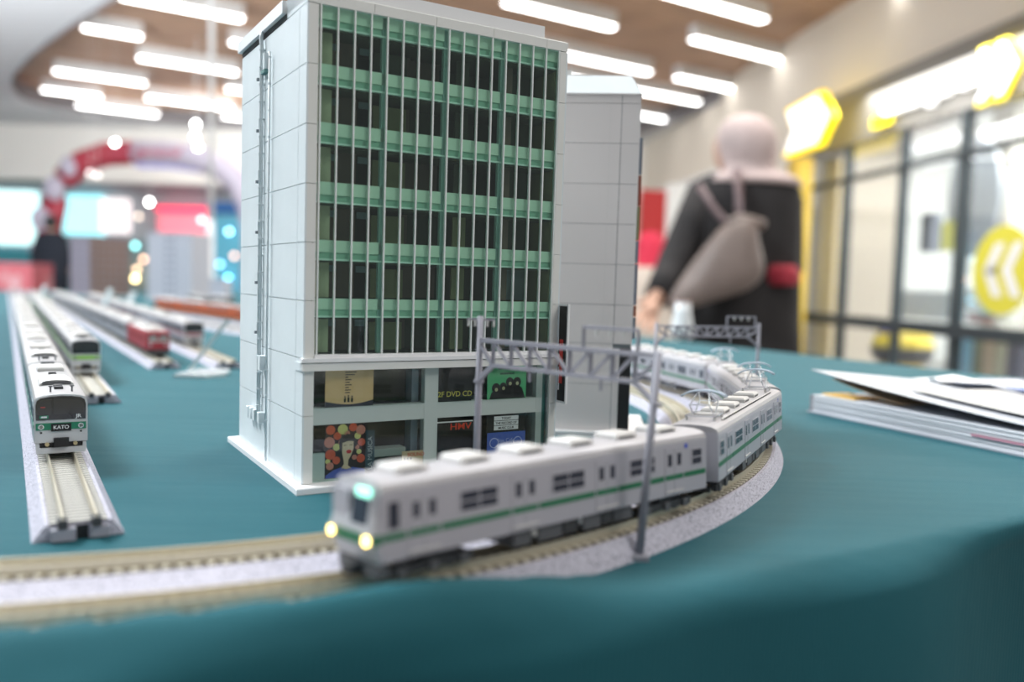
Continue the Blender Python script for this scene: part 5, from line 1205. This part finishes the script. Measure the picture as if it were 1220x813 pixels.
MB().tube([at(878, 204, Yw-.13), at(880, 225, Yw-.18), at(880, 250, Yw-.21), at(881, 266, bagY)], .016, 8).build('strap', mat('strap_mauve', (0, 0, 0)), bg2, s=1, smooth=True)
def sleeves(t, B, s, m, r_=.062):
    for sx in (-1, 1):
        g = lambda x, y, z: Vector((B[0]+x*s, B[1]+y*s, z*s))
        sleeve(g(sx*.16, 0, 1.28), g(sx*.24, -.02, 1.02), g(sx*.24, .02, .86), r_*1.15, r_, r_*.8).build('sleeve', m, t, s=1, smooth=True)
# child behind
Yc = 5.6
cc2 = at(775, 300, Yc); t = thing('person', 'child in a bright red headscarf and cream top beyond the table', 'person')
person(t, (cc2.x, Yc), scale=.80, fingers=False)
zc = lambda z, rx: ellring((cc2.x, Yc, z), rx, rx*.7, 20, 0, .02)
MB().loft([zc(1.03, .06), zc(1.0, .13), zc(.85, .15), zc(.6, .16), zc(.3, .19)]).build('top', mat('cream_cloth', (0.55, 0.48, 0.42), .8), t, s=1, smooth=True)
sleeves(t, (cc2.x, Yc), .80, MATS['cream_cloth'], .05)
MB().loft([zc(1.24, .02), zc(1.22, .07), zc(1.15, .095), zc(1.07, .09), zc(1.0, .12), zc(.97, .12)]).build('headscarf', mat('scarf_red', (0.60, 0.02, 0.06), .7), t, s=1, smooth=True)
# man far left
Ym = 13.5
cm = at(61, 300, Ym); t = thing('person', 'dark-clothed person standing before the arch at the far left', 'person')
person(t, (cm.x, Ym), scale=1.06, fingers=False)
M_nav = mat('navy_cloth', (0.008, 0.012, 0.022), .85)
zm = lambda z, rx, k=.6: ellring((cm.x, Ym, z), rx, rx*k, 20, 0, .02)
MB().loft([zm(1.47, .08), zm(1.43, .20), zm(1.35, .26), zm(1.1, .28), zm(.85, .28), zm(.35, .26)]).build('shirt', M_nav, t, s=1, smooth=True)
MB().loft([zm(.82, .2), zm(.5, .19), zm(.1, .18)]).build('trousers', M_nav, t, s=1, smooth=True)
sleeves(t, (cm.x, Ym), 1.06, M_nav, .07)
MB().ball((cm.x, Ym-.01, 1.605), .105, .115, .12).build('hair', ink, t, s=1, smooth=True)
# white cup on the far edge of the table
q = atz(812, 404, TZ); t = thing('paper_cup', 'white paper cup at the far edge of the teal table', 'cup', (q.x, q.y, TZ+.001))
MB().loft([[Vector((r_*math.cos(2*math.pi*k/16), r_*math.sin(2*math.pi*k/16), z)) for k in range(16)] for r_, z in ((18, 0), (17, 20), (13, 42), (12, 56))]).build('cup_wall', M_white, t, smooth=True)
MB().disc((0, 0, 56), 12.8, 2.5, 'z', 16).build('lid', mat('lid_pink', (0.6, 0.42, 0.40), .5), t)
